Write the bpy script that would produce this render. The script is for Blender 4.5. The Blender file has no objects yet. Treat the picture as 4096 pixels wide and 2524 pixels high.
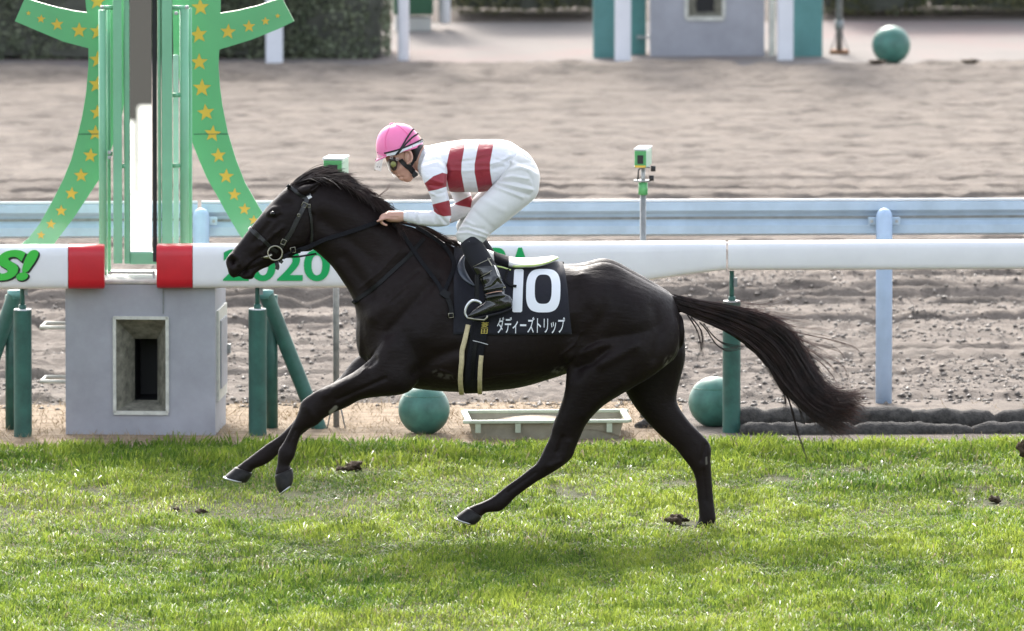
import bpy, bmesh, math, random
import numpy as np
from mathutils import Vector, Matrix
from mathutils.bvhtree import BVHTree

random.seed(7)
rng = np.random.default_rng(11)
R = math.radians
scene = bpy.context.scene
col = scene.collection

# ------------------------------------------------------------------ camera, sky, sun, exposure
CAM = np.array([0.0, -68.0, 7.9])
PITCH = R(5.697)
FPX = 53190.0                                   # focal length in photograph pixels (4096 wide)
cam_data = bpy.data.cameras.new('camera')
cam_data.sensor_width = 36.0
cam_data.lens = FPX / 4096 * 36.0
cam_data.clip_start = 1.0
cam_data.clip_end = 2000.0
cam_data.dof.use_dof = True
cam_data.dof.focus_distance = 68.1
cam_data.dof.aperture_fstop = 5.8
cam = bpy.data.objects.new('camera', cam_data)
cam.location = CAM
cam.rotation_euler = (math.pi / 2 - PITCH, 0, 0)
col.objects.link(cam)
scene.camera = cam

SUN_EL, SUN_AZ = R(36), R(-10)                  # behind the course, slightly to the left
world = bpy.data.worlds.new('World')
scene.world = world
world.use_nodes = True
wn = world.node_tree.nodes
wl = world.node_tree.links
sky = wn.new('ShaderNodeTexSky')
sky.sky_type = 'NISHITA'
sky.sun_disc = False
sky.sun_elevation = SUN_EL
sky.sun_rotation = SUN_AZ
sky.air_density = 1.0
sky.dust_density = 3.0
sky.ozone_density = 1.0
bg = wn['Background']
bg.inputs['Strength'].default_value = 0.15
veil = wn.new('ShaderNodeHueSaturation')           # thin high cloud takes the blue out of the sky
veil.inputs['Saturation'].default_value = 0.42
wl.new(sky.outputs['Color'], veil.inputs['Color'])
wl.new(veil.outputs['Color'], bg.inputs['Color'])

sun_data = bpy.data.lights.new('sun', 'SUN')
sun_data.energy = 1.5
sun_data.angle = R(10)
sun_data.color = (1.0, 0.94, 0.86)
sun = bpy.data.objects.new('sun', sun_data)
sd = Vector((math.sin(SUN_AZ) * math.cos(SUN_EL), math.cos(SUN_AZ) * math.cos(SUN_EL), math.sin(SUN_EL)))
sun.rotation_euler = sd.to_track_quat('Z', 'Y').to_euler()
sun.location = (0, 40, 40)
col.objects.link(sun)

vs = scene.view_settings
vs.view_transform = 'Standard'
vs.look = 'None'
vs.exposure = 1.85
vs.gamma = 1.0
vs.use_curve_mapping = False
scene.cycles.use_denoising = True
scene.cycles.max_bounces = 8
scene.cycles.transparent_max_bounces = 12

# ------------------------------------------------------------------ helpers
SLOPE = 0.055                                   # the course runs a little away to the right

def P(sx, sy, Y):
    """point on the vertical plane y = Y that the photograph shows at pixel (sx, sy)"""
    u = (sx - 2048) / FPX
    v = (1262 - sy) / FPX
    d = np.array([u, math.cos(PITCH) + v * math.sin(PITCH), -math.sin(PITCH) + v * math.cos(PITCH)])
    return CAM + d * ((Y - CAM[1]) / d[1])

def CP(sx, sy, Y):
    """the same on the course's own slanting direction"""
    p = P(sx, sy, Y)
    return P(sx, sy, Y + SLOPE * p[0])

def GX(sx, sy, z=0.0):
    u = (sx - 2048) / FPX
    v = (1262 - sy) / FPX
    d = np.array([u, math.cos(PITCH) + v * math.sin(PITCH), -math.sin(PITCH) + v * math.cos(PITCH)])
    return CAM + d * ((z - CAM[2]) / d[2])

def proj(V):
    V = np.asarray(V, float)
    w = V - CAM
    cx = w[..., 0]
    cz = w[..., 1] * math.cos(PITCH) - w[..., 2] * math.sin(PITCH)
    cy = w[..., 1] * math.sin(PITCH) + w[..., 2] * math.cos(PITCH)
    return np.stack([2048 + FPX * cx / cz, 1262 - FPX * cy / cz], -1)

def ZA(x, y): return (850 + x / 2, 650 + y / 2)
def ZB(x, y): return (1900 + x / 2, 950 + y / 2)
def ZC(x, y): return (850 + x / 2, 1350 + y / 2)
def ZD(x, y): return (1750 + x / 2, 1450 + y / 2)
def ZE(x, y): return (2650 + x / 2, 1100 + y / 2)
def ZF(x, y): return (1450 + x / 3, 450 + y / 3)
def ZG(x, y): return (1750 + x / 3, 900 + y / 3)
def ZT(x, y): return (x * 0.5297, y * 0.5297)
def ZQ(x, y): return (x * 0.7275, 700 + y * 0.7275)
def ZW(x, y): return (x * 1.669, y * 1.669)

def newobj(name, V, F, mat=None, parent=None, smooth=False, label=None, cat=None, group=None, kind=None):
    me = bpy.data.meshes.new(name)
    me.from_pydata([tuple(map(float, v)) for v in V], [], [tuple(map(int, f)) for f in F])
    me.update()
    return linkmesh(name, me, mat, parent, smooth, label, cat, group, kind)

def linkmesh(name, me, mat=None, parent=None, smooth=False, label=None, cat=None, group=None, kind=None):
    o = bpy.data.objects.new(name, me)
    col.objects.link(o)
    if mat is not None and len(me.materials) == 0:
        me.materials.append(mat)
    if smooth:
        me.polygons.foreach_set('use_smooth', [True] * len(me.polygons))
    if parent is not None:
        o.parent = parent
    tag(o, label, cat, group, kind)
    return o

def tag(o, label=None, cat=None, group=None, kind=None):
    if label: o['label'] = label
    if cat: o['category'] = cat
    if group: o['group'] = group
    if kind: o['kind'] = kind
    return o

def thing(name, label, cat, group=None):
    e = bpy.data.objects.new(name, None)
    e.empty_display_size = 0.1
    col.objects.link(e)
    return tag(e, label, cat, group)

class MB:
    """collects pieces of one part"""
    def __init__(s): s.V = []; s.F = []
    def add(s, V, F):
        b = len(s.V)
        s.V += [tuple(map(float, v)) for v in V]
        s.F += [tuple(int(i) + b for i in f) for f in F]
        return s
    def box(s, c, size, rot=None):
        c = np.array(c, float); h = np.array(size, float) / 2
        vs_ = np.array([[x, y, z] for x in (-1, 1) for y in (-1, 1) for z in (-1, 1)]) * h
        if rot is not None: vs_ = vs_ @ np.array(rot).T
        return s.add(vs_ + c, [(0, 1, 3, 2), (4, 6, 7, 5), (0, 4, 5, 1), (2, 3, 7, 6), (0, 2, 6, 4), (1, 5, 7, 3)])
    def tube(s, pts, r, n=10, caps=True):
        V, F = tube(pts, r, n, caps); return s.add(V, F)
    def build(s, name, mat, parent=None, smooth=False, bevel=0, **k):
        o = newobj(name, s.V, s.F, mat, parent, smooth, **k)
        if bevel:
            m = o.modifiers.new('bevel', 'BEVEL'); m.width = bevel; m.segments = 2; m.limit_method = 'ANGLE'
        return o

def yawm(a):
    return np.array([[math.cos(a), -math.sin(a), 0], [math.sin(a), math.cos(a), 0], [0, 0, 1]])
COURSE = yawm(math.atan(SLOPE))

def frames(pts):
    pts = np.asarray(pts, float)
    t = np.gradient(pts, axis=0)
    t /= np.linalg.norm(t, axis=1, keepdims=True) + 1e-12
    return t

def tube(pts, r, n=10, caps=True):
    pts = np.asarray(pts, float)
    m = len(pts)
    r = np.broadcast_to(np.asarray(r, float), (m,))
    t = frames(pts)
    up = np.array([0, 1.0, 0]) if abs(t[0][1]) < 0.9 else np.array([1.0, 0, 0])
    V = []
    for i in range(m):
        a = np.cross(t[i], up); a /= np.linalg.norm(a) + 1e-12
        b = np.cross(a, t[i]); up = b
        for k in range(n):
            th = 2 * math.pi * k / n
            V.append(pts[i] + r[i] * (a * math.cos(th) + b * math.sin(th)))
    F = []
    for i in range(m - 1):
        for k in range(n):
            F.append((i * n + k, i * n + (k + 1) % n, (i + 1) * n + (k + 1) % n, (i + 1) * n + k))
    if caps:
        F.append(tuple(range(n))[::-1])
        F.append(tuple((m - 1) * n + k for k in range(n)))
    return V, F

def catmull(K, m):
    """K (n,d) control rows -> dense rows through them"""
    K = np.asarray(K, float)
    n = len(K)
    ext = np.vstack([2 * K[0] - K[1], K, 2 * K[-1] - K[-2]])
    out = []
    for i in range(n - 1):
        p0, p1, p2, p3 = ext[i:i + 4]
        for j in range(m):
            t = j / m
            out.append(0.5 * ((2 * p1) + (-p0 + p2) * t + (2 * p0 - 5 * p1 + 4 * p2 - p3) * t * t + (-p0 + 3 * p1 - 3 * p2 + p3) * t ** 3))
    out.append(K[-1])
    return np.array(out)

def loft(secs, n=28, m=5, pp=None, cap=0.5):
    """secs: (edge point px, opposite edge point px, half width m, depth offset m[, exponent[, k]]): a limb or trunk through these sections"""
    pp = pp or CP
    rows = []
    for s in secs:
        a, b, hw, dy = s[:4]
        e = s[4] if len(s) > 4 else 2.0
        k = s[5] if len(s) > 5 else 0.0
        rows.append(np.concatenate([pp(a[0], a[1], dy), pp(b[0], b[1], dy), [hw, e, k]]))
    D = catmull(rows, m)
    rings = []
    def ring(c, ax, hw, e, k):
        th = np.linspace(0, 2 * math.pi, n, endpoint=False)
        cs, sn = np.cos(th), np.sin(th)
        ca = np.sign(cs) * np.abs(cs) ** (2 / e)
        sa = np.sign(sn) * np.abs(sn) ** (2 / e)
        return c + ca[:, None] * ax + (sa * hw * (1 + k * ca))[:, None] * np.array([0, 1.0, 0])
    C = (D[:, :3] + D[:, 3:6]) / 2
    AX = (D[:, :3] - D[:, 3:6]) / 2
    def capring(i, sgn):
        tdir = C[i] - C[i + (1 if sgn < 0 else -1)]
        tdir /= np.linalg.norm(tdir) + 1e-12
        L = cap * min(np.linalg.norm(AX[i]), D[i, 6])
        return [ring(C[i] + tdir * L * math.sin(a), AX[i] * math.cos(a), D[i, 6] * math.cos(a), D[i, 7], D[i, 8]) for a in (R(30), R(60), R(80))]
    if cap > 0: rings += capring(0, -1)[::-1]
    for i in range(len(D)):
        rings.append(ring(C[i], AX[i], max(D[i, 6], 1e-3), max(D[i, 7], 1.2), D[i, 8]))
    if cap > 0: rings += capring(len(D) - 1, 1)
    V = np.vstack(rings)
    F = []
    for i in range(len(rings) - 1):
        for j in range(n):
            F.append((i * n + j, i * n + (j + 1) % n, (i + 1) * n + (j + 1) % n, (i + 1) * n + j))
    F.append(tuple(range(n))[::-1])
    F.append(tuple((len(rings) - 1) * n + j for j in range(n)))
    return V, F

def fuse(parts, voxel, smooth_it=6, fac=0.5):
    """one continuous skin round all the lofts -> (V, F) arrays"""
    mb = MB()
    for V, F in parts: mb.add(V, F)
    me = bpy.data.meshes.new('tmp'); me.from_pydata(mb.V, [], mb.F); me.update()
    bm = bmesh.new(); bm.from_mesh(me); bmesh.ops.recalc_face_normals(bm, faces=bm.faces[:]); bm.to_mesh(me); bm.free()
    o = bpy.data.objects.new('tmp', me); col.objects.link(o)
    md = o.modifiers.new('r', 'REMESH'); md.mode = 'VOXEL'; md.voxel_size = voxel
    if smooth_it:
        sm = o.modifiers.new('s', 'SMOOTH'); sm.factor = fac; sm.iterations = smooth_it
    dg = bpy.context.evaluated_depsgraph_get()
    ev = bpy.data.meshes.new_from_object(o.evaluated_get(dg))
    V = np.empty(len(ev.vertices) * 3); ev.vertices.foreach_get('co', V); V = V.reshape(-1, 3)
    F = [tuple(p.vertices) for p in ev.polygons]
    bpy.data.objects.remove(o); bpy.data.meshes.remove(me); bpy.data.meshes.remove(ev)
    return V, F

def mesh_arrays(name, V, F):
    me = bpy.data.meshes.new(name)
    V = np.ascontiguousarray(V, dtype=np.float32)
    F = np.asarray(F)
    k = F.shape[1]
    me.vertices.add(len(V)); me.vertices.foreach_set('co', V.ravel())
    me.loops.add(F.size); me.loops.foreach_set('vertex_index', F.ravel().astype(np.int32))
    me.polygons.add(len(F)); me.polygons.foreach_set('loop_start', (np.arange(len(F)) * k).astype(np.int32))
    me.polygons.foreach_set('loop_total', np.full(len(F), k, np.int32))
    me.update(calc_edges=True)
    return me

def normals(V, F):
    V = np.asarray(V)
    Q = np.array([f if len(f) == 4 else (f[0], f[1], f[2], f[2]) for f in F])
    fn = np.cross(V[Q[:, 2]] - V[Q[:, 0]], V[Q[:, 3]] - V[Q[:, 1]])
    N = np.zeros_like(V)
    for j in range(4): np.add.at(N, Q[:, j], fn)
    return N / (np.linalg.norm(N, axis=1, keepdims=True) + 1e-12)

def segdist(p, a, b):
    ab = np.asarray(b, float) - a
    t = np.clip(((p - a) @ ab) / (ab @ ab + 1e-9), 0, 1)
    return np.linalg.norm(p - (np.asarray(a) + t[:, None] * ab), axis=1)

def linedist(p, pts):
    if len(pts) == 1: return np.linalg.norm(p - np.asarray(pts[0]), axis=1)
    d = np.full(len(p), 1e9)
    for a, b in zip(pts[:-1], pts[1:]): d = np.minimum(d, segdist(p, np.asarray(a, float), np.asarray(b, float)))
    return d

def vnoise(x, y, seed=0):
    """smooth value noise"""
    xi = np.floor(x).astype(np.int64); yi = np.floor(y).astype(np.int64)
    fx = x - xi; fy = y - yi
    fx = fx * fx * (3 - 2 * fx); fy = fy * fy * (3 - 2 * fy)
    def h(a, b):
        n = (a * 374761393 + b * 668265263 + seed * 974634777) & 0xffffffff
        n = ((n ^ (n >> 13)) * 1274126177) & 0xffffffff
        return ((n ^ (n >> 16)) & 0xffff) / 65535.0
    return (h(xi, yi) * (1 - fx) + h(xi + 1, yi) * fx) * (1 - fy) + (h(xi, yi + 1) * (1 - fx) + h(xi + 1, yi + 1) * fx) * fy

def fbm(x, y, seed=0, octv=4):
    s = 0; a = 0.5
    for i in range(octv):
        s = s + a * (vnoise(x * 2 ** i, y * 2 ** i, seed + i) - 0.5); a *= 0.5
    return s

# ------------------------------------------------------------------ materials
def mat(name, color, rough=0.6, metal=0.0, spec=0.5, noise=None, bump=None, sheen=0.0, coat=0.0, two=None):
    """noise: (scale, amount) mottling of the thing's own colour; bump: (scale, strength, distance)"""
    m = bpy.data.materials.new(name); m.use_nodes = True
    nt = m.node_tree; b = nt.nodes['Principled BSDF']
    b.inputs['Base Color'].default_value = (*color, 1)
    b.inputs['Roughness'].default_value = rough
    b.inputs['Metallic'].default_value = metal
    b.inputs['Specular IOR Level'].default_value = spec
    if sheen:
        b.inputs['Sheen Weight'].default_value = sheen
        b.inputs['Sheen Roughness'].default_value = 0.4
    if coat:
        b.inputs['Coat Weight'].default_value = coat
        b.inputs['Coat Roughness'].default_value = 0.1
    tc = nt.nodes.new('ShaderNodeTexCoord')
    if noise:
        n = nt.nodes.new('ShaderNodeTexNoise'); n.inputs['Scale'].default_value = noise[0]
        n.inputs['Detail'].default_value = 6; n.inputs['Roughness'].default_value = 0.65
        nt.links.new(tc.outputs['Object'], n.inputs['Vector'])
        mx = nt.nodes.new('ShaderNodeMix'); mx.data_type = 'RGBA'
        c2 = two or tuple(c * (1 - noise[1]) for c in color)
        c1 = color if two else tuple(min(1, c * (1 + noise[1] * 0.6)) for c in color)
        mx.inputs[6].default_value = (*c1, 1); mx.inputs[7].default_value = (*c2, 1)
        mr = nt.nodes.new('ShaderNodeMapRange'); mr.inputs[1].default_value = 0.3; mr.inputs[2].default_value = 0.7
        nt.links.new(n.outputs['Fac'], mr.inputs[0]); nt.links.new(mr.outputs[0], mx.inputs[0])
        nt.links.new(mx.outputs[2], b.inputs['Base Color'])
    if bump:
        n = nt.nodes.new('ShaderNodeTexNoise'); n.inputs['Scale'].default_value = bump[0]; n.inputs['Detail'].default_value = 5
        nt.links.new(tc.outputs['Object'], n.inputs['Vector'])
        bp = nt.nodes.new('ShaderNodeBump'); bp.inputs['Strength'].default_value = bump[1]; bp.inputs['Distance'].default_value = bump[2]
        nt.links.new(n.outputs['Fac'], bp.inputs['Height']); nt.links.new(bp.outputs['Normal'], b.inputs['Normal'])
    return m

M = dict(
    white_plastic=mat('white_plastic', (0.80, 0.79, 0.82), 0.32, noise=(3, 0.06), bump=(2.5, 0.15, 0.01)),
    red_plastic=mat('red_plastic', (0.55, 0.012, 0.025), 0.38, noise=(6, 0.12)),
    green_post=mat('green_post', (0.026, 0.105, 0.083), 0.5, noise=(9, 0.4), bump=(60, 0.15, 0.002)),
    green_ball=mat('green_ball', (0.055, 0.175, 0.138), 0.45, noise=(7, 0.45), bump=(50, 0.1, 0.002)),
    green_frame=mat('green_frame', (0.20, 0.47, 0.29), 0.4, noise=(5, 0.1)),
    green_dark=mat('green_dark', (0.03, 0.12, 0.07), 0.5),
    board_green=mat('board_green', (0.115, 0.41, 0.18), 0.28, coat=0.5, noise=(2, 0.08)),
    gold=mat('gold', (0.62, 0.42, 0.05), 0.4),
    booth=mat('booth', (0.34, 0.345, 0.38), 0.65, noise=(4, 0.16), bump=(30, 0.15, 0.004)),
    booth_top_sunlit=mat('booth_top_sunlit', (0.62, 0.60, 0.54), 0.7, noise=(9, 0.3)),
    frame_white=mat('frame_white', (0.58, 0.58, 0.52), 0.5, noise=(20, 0.25)),
    black=mat('black', (0.012, 0.012, 0.013), 0.6),
    weathered=mat('weathered', (0.26, 0.25, 0.20), 0.8, noise=(18, 0.6)),
    steel=mat('steel', (0.42, 0.43, 0.43), 0.45, metal=0.5, noise=(30, 0.3)),
    pole=mat('pole', (0.24, 0.25, 0.25), 0.5, metal=0.3, noise=(20, 0.3)),
    blue_rail=mat('blue_rail', (0.42, 0.53, 0.64), 0.45, noise=(6, 0.14), bump=(12, 0.1, 0.004)),
    blue_post=mat('blue_post', (0.42, 0.56, 0.76), 0.4, noise=(5, 0.14)),
    pale_blue=mat('pale_blue', (0.55, 0.64, 0.66), 0.45, noise=(6, 0.1)),
    trough=mat('trough', (0.42, 0.48, 0.36), 0.5, noise=(16, 0.2)),
    trough_body=mat('trough_body', (0.30, 0.28, 0.21), 0.7, noise=(10, 0.25)),
    sand=mat('sand', (0.50, 0.42, 0.32), 0.95, noise=(40, 0.25), bump=(60, 0.5, 0.01)),
    sandbag=mat('sandbag', (0.022, 0.020, 0.019), 0.9, noise=(34, 0.75), two=(0.085, 0.078, 0.070), bump=(90, 0.8, 0.01)),
    signal_green=mat('signal_green', (0.085, 0.33, 0.115), 0.4),
    signal_pale=mat('signal_pale', (0.42, 0.58, 0.45), 0.4),
    white_paint=mat('white_paint', (0.72, 0.73, 0.75), 0.5, noise=(5, 0.1)),
    far_white=mat('far_white', (0.70, 0.71, 0.75), 0.55, noise=(4, 0.08)),
    teal=mat('teal', (0.085, 0.235, 0.23), 0.5, noise=(6, 0.15)),
    text_green=mat('text_green', (0.0, 0.36, 0.10), 0.4),
    logo_green=mat('logo_green', (0.05, 0.52, 0.06), 0.4),
    rust=mat('rust', (0.25, 0.12, 0.06), 0.9, noise=(20, 0.4)),
    concrete=mat('concrete', (0.50, 0.50, 0.48), 0.9, noise=(1, 0.1)),
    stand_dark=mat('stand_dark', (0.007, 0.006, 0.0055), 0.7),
    soil=mat('soil', (0.075, 0.05, 0.028), 0.95, noise=(30, 0.5), bump=(60, 0.9, 0.02)),
)
# ================================================================== THE SETTING
def sheet(name, x0, x1, y0, y1, z, m, kind='structure', nx=1):
    xs = np.linspace(x0, x1, nx + 1)
    V = [(x, y0 + SLOPE * x, z) for x in xs] + [(x, y1 + SLOPE * x, z) for x in xs]
    F = [(i, i + 1, nx + 2 + i, nx + 1 + i) for i in range(nx)]
    return newobj(name, V, F, m, kind=kind)

def ground_mat(name, cols, scale, rough=0.95, bumpd=0.02, stretch=(1, 1, 1), fine=False):
    m = bpy.data.materials.new(name); m.use_nodes = True
    nt = m.node_tree; b = nt.nodes['Principled BSDF']; b.inputs['Roughness'].default_value = rough
    b.inputs['Specular IOR Level'].default_value = 0.2
    tc = nt.nodes.new('ShaderNodeTexCoord'); mp = nt.nodes.new('ShaderNodeMapping'); mp.inputs['Scale'].default_value = stretch
    nt.links.new(tc.outputs['Object'], mp.inputs['Vector'])
    n = nt.nodes.new('ShaderNodeTexNoise'); n.inputs['Scale'].default_value = scale; n.inputs['Detail'].default_value = 8; n.inputs['Roughness'].default_value = 0.7
    nt.links.new(mp.outputs['Vector'], n.inputs['Vector'])
    r = nt.nodes.new('ShaderNodeValToRGB')
    els = r.color_ramp.elements
    els[0].position = 0.32; els[0].color = (*cols[0], 1)
    els[1].position = 0.68; els[1].color = (*cols[-1], 1)
    for i, c in enumerate(cols[1:-1]):
        e = els.new(0.32 + 0.36 * (i + 1) / (len(cols) - 1)); e.color = (*c, 1)
    nt.links.new(n.outputs['Fac'], r.inputs['Fac']); nt.links.new(r.outputs['Color'], b.inputs['Base Color'])
    n2 = nt.nodes.new('ShaderNodeTexNoise'); n2.inputs['Scale'].default_value = scale * (24 if fine else 6); n2.inputs['Detail'].default_value = 7 if fine else 4; n2.inputs['Roughness'].default_value = .65
    if fine:                                                  # damp dark crumbs between the dry ones
        n4 = nt.nodes.new('ShaderNodeTexNoise'); n4.inputs['Scale'].default_value = 3.6; n4.inputs['Detail'].default_value = 7; n4.inputs['Roughness'].default_value = .7
        nt.links.new(tc.outputs['Object'], n4.inputs['Vector'])
        mr = nt.nodes.new('ShaderNodeMapRange'); mr.inputs[1].default_value = .47; mr.inputs[2].default_value = .66; mr.inputs[4].default_value = .62
        nt.links.new(n4.outputs['Fac'], mr.inputs[0])
        md = nt.nodes.new('ShaderNodeMix'); md.data_type = 'RGBA'; md.inputs[7].default_value = (.06, .052, .047, 1)
        nt.links.new(mr.outputs[0], md.inputs[0]); nt.links.new(r.outputs['Color'], md.inputs[6]); nt.links.new(md.outputs[2], b.inputs['Base Color'])
    nt.links.new(mp.outputs['Vector'], n2.inputs['Vector'])
    bp = nt.nodes.new('ShaderNodeBump'); bp.inputs['Strength'].default_value = 0.6; bp.inputs['Distance'].default_value = bumpd
    nt.links.new(n2.outputs['Fac'], bp.inputs['Height']); nt.links.new(bp.outputs['Normal'], b.inputs['Normal'])
    return m

m_field = ground_mat('field', [(0.06, 0.10, 0.03), (0.10, 0.14, 0.05)], 0.6)
m_turf = ground_mat('turf_soil', [(0.035, 0.040, 0.015), (0.060, 0.065, 0.024), (0.080, 0.068, 0.036)], 2.2)
m_straw = ground_mat('dry_grass', [(0.13, 0.095, 0.06), (0.27, 0.205, 0.14), (0.34, 0.265, 0.19)], 5.0, stretch=(1, 2.5, 1))
m_dirt = ground_mat('dirt', [(0.128, 0.108, 0.091), (0.196, 0.166, 0.141), (0.236, 0.20, 0.168)], 1.1, bumpd=0.05, stretch=(1, 2.2, 1), fine=True)
m_path = ground_mat('path', [(0.16, 0.148, 0.138), (0.20, 0.178, 0.165), (0.23, 0.165, 0.155)], 0.35, bumpd=0.01)
m_earth = ground_mat('bank_earth', [(0.05, 0.04, 0.034), (0.085, 0.068, 0.058), (0.11, 0.088, 0.072)], 2.5)

newobj('ground', [(-500, -32, -0.14), (500, -32, -0.14), (500, 900, -0.14), (-500, 900, -0.14)], [(0, 1, 2, 3)], m_field, kind='structure')
sheet('turf_track', -70, 70, -31, 4.0, 0.0, m_turf)
sheet('verge', -70, .95, 4.0, 6.25, 0.004, m_straw)
sheet('dirt_verge', .95, 70, 4.0, 6.25, 0.004, m_dirt)
sheet('dirt_base', -90, 90, 6.2, 29.1, -0.10, m_dirt)
sheet('path', -90, 90, 29.15, 33.9, 0.0, m_path)
sheet('bank', -90, 90, 33.9, 60, 0.004, m_earth)
newobj('apron', [(-60, -64, -0.02), (60, -64, -0.02), (60, -32, -0.02), (-60, -32, -0.02)], [(0, 1, 2, 3)], M['concrete'], kind='structure')

def leafmat(name, c1, c2):
    m = bpy.data.materials.new(name); m.use_nodes = True
    nt = m.node_tree; b = nt.nodes['Principled BSDF']; b.inputs['Roughness'].default_value = .55; b.inputs['Specular IOR Level'].default_value = .3
    a = nt.nodes.new('ShaderNodeAttribute'); a.attribute_name = 'hue'
    mx = nt.nodes.new('ShaderNodeMix'); mx.data_type = 'RGBA'; mx.inputs[6].default_value = (*c1, 1); mx.inputs[7].default_value = (*c2, 1); mx.clamp_factor = False
    nt.links.new(a.outputs['Fac'], mx.inputs[0]); nt.links.new(mx.outputs[2], b.inputs['Base Color'])
    return m

# --- raked dirt track: real furrows and hoof-churned relief
def dirt_patch(x0, x1, nx, y0, y1, ny, name):
    xs = np.linspace(x0, x1, nx); ys = np.linspace(y0, y1, ny)
    X, Yr = np.meshgrid(xs, ys)
    near = np.clip((15 - Yr) / 6, 0, 1)
    Z = 0.016 * fbm(X * 0.8, Yr * 0.7, 3, 2)
    # churned crumbs and hoof chop
    rough = np.clip(0.75 + 1.3 * fbm(X * 0.5, Yr * 0.6, 8, 2), 0.3, 1.4)
    Z += rough * (0.014 * fbm(X * 5.5, Yr * 5.0, 5, 3) + (0.030 + .022 * near) * fbm(X * 15, Yr * 10, 9, 2))
    hp = vnoise(X * 6.5, Yr * 5.0, 21)
    Z -= (0.030 + .015 * near) * np.clip(hp - 0.62, 0, 1) / 0.38
    st = vnoise(X * 1.3 + 7, Yr * 2.6, 23)                      # long loose streaks far out
    Z += (1 - near) * (0.020 * np.clip(st - 0.62, 0, 1) / .38 + .034 * fbm(X * 2.0, Yr * 6.5, 27, 3) * np.clip(.6 + 2 * fbm(X * .4, Yr * .5, 28, 2), .2, 1.3))
    wob = 0.05 * fbm(X * 0.5, Yr * 0.1, 31, 2)
    Yw = Yr + wob
    harrow = np.clip(fbm(X * 0.2, Yr * 0.35, 41, 2) + 0.3, 0, 1)
    Z += 0.014 * np.sin(Yw * 2 * math.pi / 0.33) * harrow * (.4 + .6 * near)
    for y_, dpt, w in ((7.9, .03, .05), (8.6, .02, .05), (9.2, .02, .035), (10.88, .045, .04), (11.9, .05, .06), (12.3, .065, .08), (12.8, .06, .08), (13.6, .03, .04), (15.05, .06, .12), (15.75, .035, .05), (16.4, .035, .05),
                       (17.6, .02, .03), (18.94, .032, .03), (19.6, .03, .028), (20.3, .028, .028), (22.9, .012, .06)):
        br = np.clip(0.75 + 1.2 * fbm(X * 0.35, X * 0 + y_ * 3, 51, 2) + .8 * fbm(X * 4, Yr * 2, 52, 2), 0.1, 1.2)
        Z += dpt * br * (np.exp(-((Yw - y_) / w) ** 2) - 0.8 * np.exp(-((Yw - y_ + 1.5 * w) / (w * 0.9)) ** 2))
    Z += 0.06 * np.exp(-((Yr - 6.45) / 0.16) ** 2) * (0.5 + 2 * fbm(X * 6, Yr * 6, 61, 3))
    lip = np.clip((Yr - 28.2) / 0.8, 0, 1) * np.clip((29.38 - Yr) / .3, 0, 1)
    Z += 0.006 + 0.072 * lip * lip * (3 - 2 * lip) * (0.9 + 1.0 * fbm(X * 1.4, Yr, 71, 3)) - .05 * np.clip((Yr - 29.3) / .08, 0, 1)
    Z = np.where(Yr < 6.5, -.012 + (Z + .012) * np.clip((Yr - 6.2) / .3, 0, 1), Z)
    V = np.stack([X, Yr + SLOPE * X, Z], -1).reshape(-1, 3)
    i = np.arange(nx * ny).reshape(ny, nx)
    F = np.stack([i[:-1, :-1], i[:-1, 1:], i[1:, 1:], i[1:, :-1]], -1).reshape(-1, 4)
    return V, F
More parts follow.
